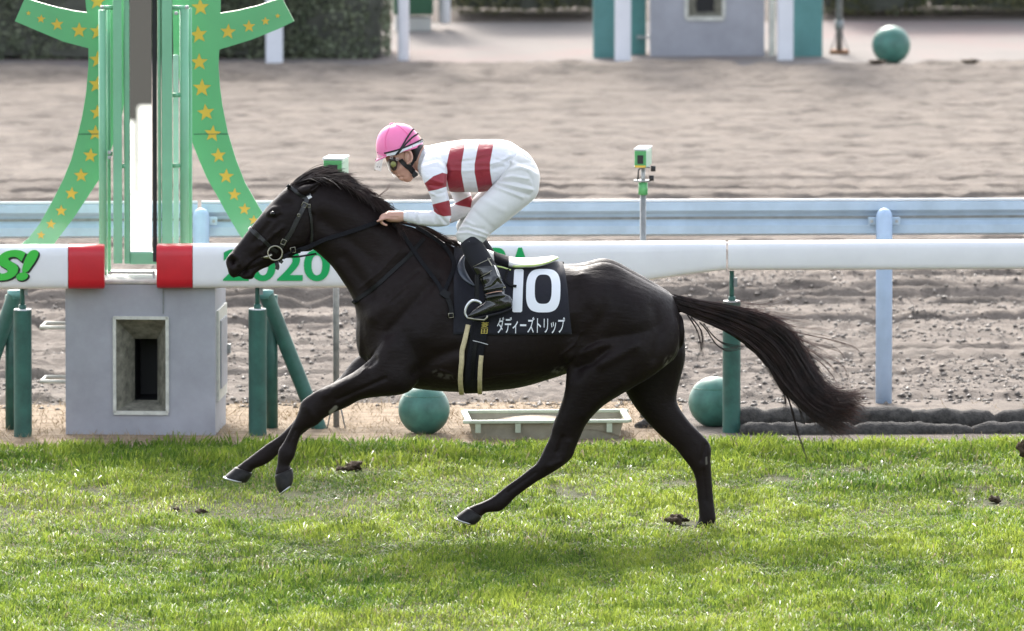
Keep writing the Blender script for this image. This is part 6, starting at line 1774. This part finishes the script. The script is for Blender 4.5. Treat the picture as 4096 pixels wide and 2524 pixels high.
# stirrup belongs to the saddle
MB().tube([CP(*ZG(468, 600), -.345), CP(*ZG(465, 760), -.352), CP(*ZG(462, 930), -.356)], .008, 8).build('stirrup_leather', m_leather, saddle, True)
freestrap('stirrup_leather', [CP(*ZG(480, 600), -.35), CP(*ZG(476, 760), -.357), CP(*ZG(470, 930), -.362)], .020, .004, saddle, m_leather, (0, -1, 0))
arc = catmull(np.array([(360, 1115), (332, 1060), (345, 985), (390, 925), (440, 905), (500, 920), (525, 945)], float), 5)
MB().tube([CP(*ZG(*p), -.372) for p in arc], np.interp(np.linspace(0, 1, len(arc)), [0, .5, 1], [.004, .008, .006]), 8).build('stirrup_iron', mat('stirrup_metal', (.75, .76, .78), .3, metal=.6), saddle, True)
MB().tube([CP(*ZG(*p), -.372) for p in ((360, 1115), (450, 1130), (560, 1140), (595, 1110), (595, 1085))], .005, 8).build('stirrup_tread', m_metal, saddle, True)

# cap ---------------------------------------------------------------------
def cap():
    h = thing('helmet', None, None); h.parent = person
    A, B = np.array([168., 560.]), np.array([745., 392.]); C = np.array([462., 480.])
    ax = (B - A) / 2; ax = ax / np.linalg.norm(ax) * 284
    up = np.array([ax[1], -ax[0]]); up = -up if up[1] > 0 else up
    up = up / np.linalg.norm(up) * 352
    up = up + np.array([-12., 0])
    V = []; nu, nv = 48, 22
    for j in range(nv + 1):
        f = j / nv * math.pi / 2
        for i in range(nu):
            th = 2 * math.pi * i / nu
            q = C + ax * math.cos(th) * math.cos(f) ** .85 + up * math.sin(f) ** .95
            V.append(CP(*ZF(*q), .112 * math.sin(th) * math.cos(f) ** .85))
    F = [(j * nu + i, j * nu + (i + 1) % nu, (j + 1) * nu + (i + 1) % nu, (j + 1) * nu + i) for j in range(nv) for i in range(nu)]
    o = newobj('cap_shell', V, F, m_pink, h, True); md = o.modifiers.new('t', 'SOLIDIFY'); md.thickness = .006; md.offset = -1
    bv = BVHTree.FromPolygons([tuple(v) for v in V], F)
    # peak
    V2 = []; 
    for i in range(17):
        th = math.pi - .95 + 1.9 * i / 16
        q = C + ax * math.cos(th) * .98; d = .112 * math.sin(th) * .98
        k = math.cos((i - 8) / 8 * 1.5)
        q2 = C + ax * (math.cos(th) * (1 + .10 * k)) + np.array([0, 26. * k]); V2 += [CP(*ZF(*q), d), CP(*ZF(*q2), d * 1.0)]
    o = newobj('peak', V2, [(2 * i, 2 * i + 2, 2 * i + 3, 2 * i + 1) for i in range(16)], m_pink, h, True); md = o.modifiers.new('t', 'SOLIDIFY'); md.thickness = .006
    MB().tube([CP(*ZF(345, 140), 0), CP(*ZF(342, 126), 0)], [.011, .006], 10).build('button', m_pink, h, True)
    def cord(name, pts, w, m, lift=.003, th=.004):
        V_, F_ = strap([ZF(*p) for p in pts], w, th, lift, bv, 8, -.11); return newobj(name, V_, F_, m, h)
    cord('white_band', [(290, 505), (400, 487), (500, 440), (600, 400), (722, 340)], .016, m_cloth_white, .002, .002)
    cord('elastic_cord', [(268, 488), (400, 455), (520, 412), (640, 360), (722, 316)], .0085, m_band)
    cord('elastic_cord', [(400, 512), (460, 430), (530, 310), (590, 222), (618, 196)], .0085, m_band)
    cord('elastic_cord', [(420, 500), (490, 410), (590, 305), (672, 250)], .0085, m_band)
    for pts in ([(280, 440), (275, 300), (345, 140)], [(600, 420), (540, 260), (400, 140), (345, 132)]): cord('seam', pts, .003, m_pink, .001, .003)
    # clear visor hanging in front of the peak
    V3 = []; nr = 8
    for i in range(nr + 1):
        d = -.075 + .15 * i / nr; k = 1 - (d / .075) ** 2
        V3 += [CP(*ZF(262 - 84 * k, 470 - 46 * k), d), CP(*ZF(222 - 82 * k, 702 - 18 * k), d)]
    newobj('visor', V3, [(2 * i, 2 * i + 2, 2 * i + 3, 2 * i + 1) for i in range(nr)], m_clear, h, True)
    rim = [V3[2 * i] for i in range(nr + 1)]; MB().tube(rim, .0035, 6).build('visor_rim', m_tag, h, True)
    for x, y, d in ((175, 650, -.05), (205, 655, -.07), (160, 560, -.04), (180, 480, -.04), (150, 690, -.03)):
        MB().box(CP(*ZF(x, y), d - .004), (.004, .002, .006)).build('mud_fleck', m_band, h)
cap()
gg = thing('goggles', None, None); gg.parent = person
V, F = loft([(ZF(300, 560), ZF(420, 510), .086, 0, 2.3), (ZF(312, 620), ZF(432, 570), .084, 0, 2.3), (ZF(335, 672), ZF(436, 640), .078, 0, 2.3), (ZF(356, 690), ZF(420, 676), .066, 0, 2.3)], n=28, m=4, cap=.15)
newobj('goggle_frame', V, F, m_gdark, gg, True)
c = CP(*ZF(371, 620), -.088); MB().tube([c, c + np.array([0, -.006, 0])], [.0155, .0135], 20).build('vent', m_olive, gg, True)
for x, y in ((345, 540), (415, 560)):
    c = CP(*ZF(x, y), -.090); pts = [c + np.array([dx, 0, dz]) for dx, dz in ((-.005, -.006), (.005, -.006), (.005, .006), (-.005, .006), (-.005, -.006))]; MB().tube(pts, .0015, 6).build('clip', m_tag, gg, True)
V3 = []
for i in range(9):
    d = -.06 + .12 * i / 8; k = 1 - (d / .065) ** 2
    V3 += [CP(*ZF(318 - 40 * k, 590), d), CP(*ZF(342 - 30 * k, 690), d), CP(*ZF(400 - 22 * k, 778), d * .85)]
newobj('lens', V3, [(3 * i + a, 3 * i + 3 + a, 3 * i + 4 + a, 3 * i + 1 + a) for i in range(8) for a in (0, 1)], m_lens, gg, True)
BB = BVHTree.FromPolygons([tuple(v) for v in BV.tolist()], BF)
hs = thing('chin_strap', None, None); hs.parent = person
for nm, pts, w in (('strap', [(455, 560), (500, 620), (560, 665), (610, 720), (650, 755)], .024), ('strap', [(640, 500), (600, 580), (560, 650)], .020), ('chin_cup', [(570, 670), (620, 740), (640, 770)], .030)):
    V, F = strap([ZF(*p) for p in pts], w, .005, .004, BB, 6, -.075); newobj(nm, V, F, m_band, hs)
c = CP(*ZF(552, 612), -.085); MB().box(c, (.022, .004, .005), np.array([[.94, 0, .34], [0, 1, 0], [-.34, 0, .94]])).build('strap_buckle', m_metal, hs)
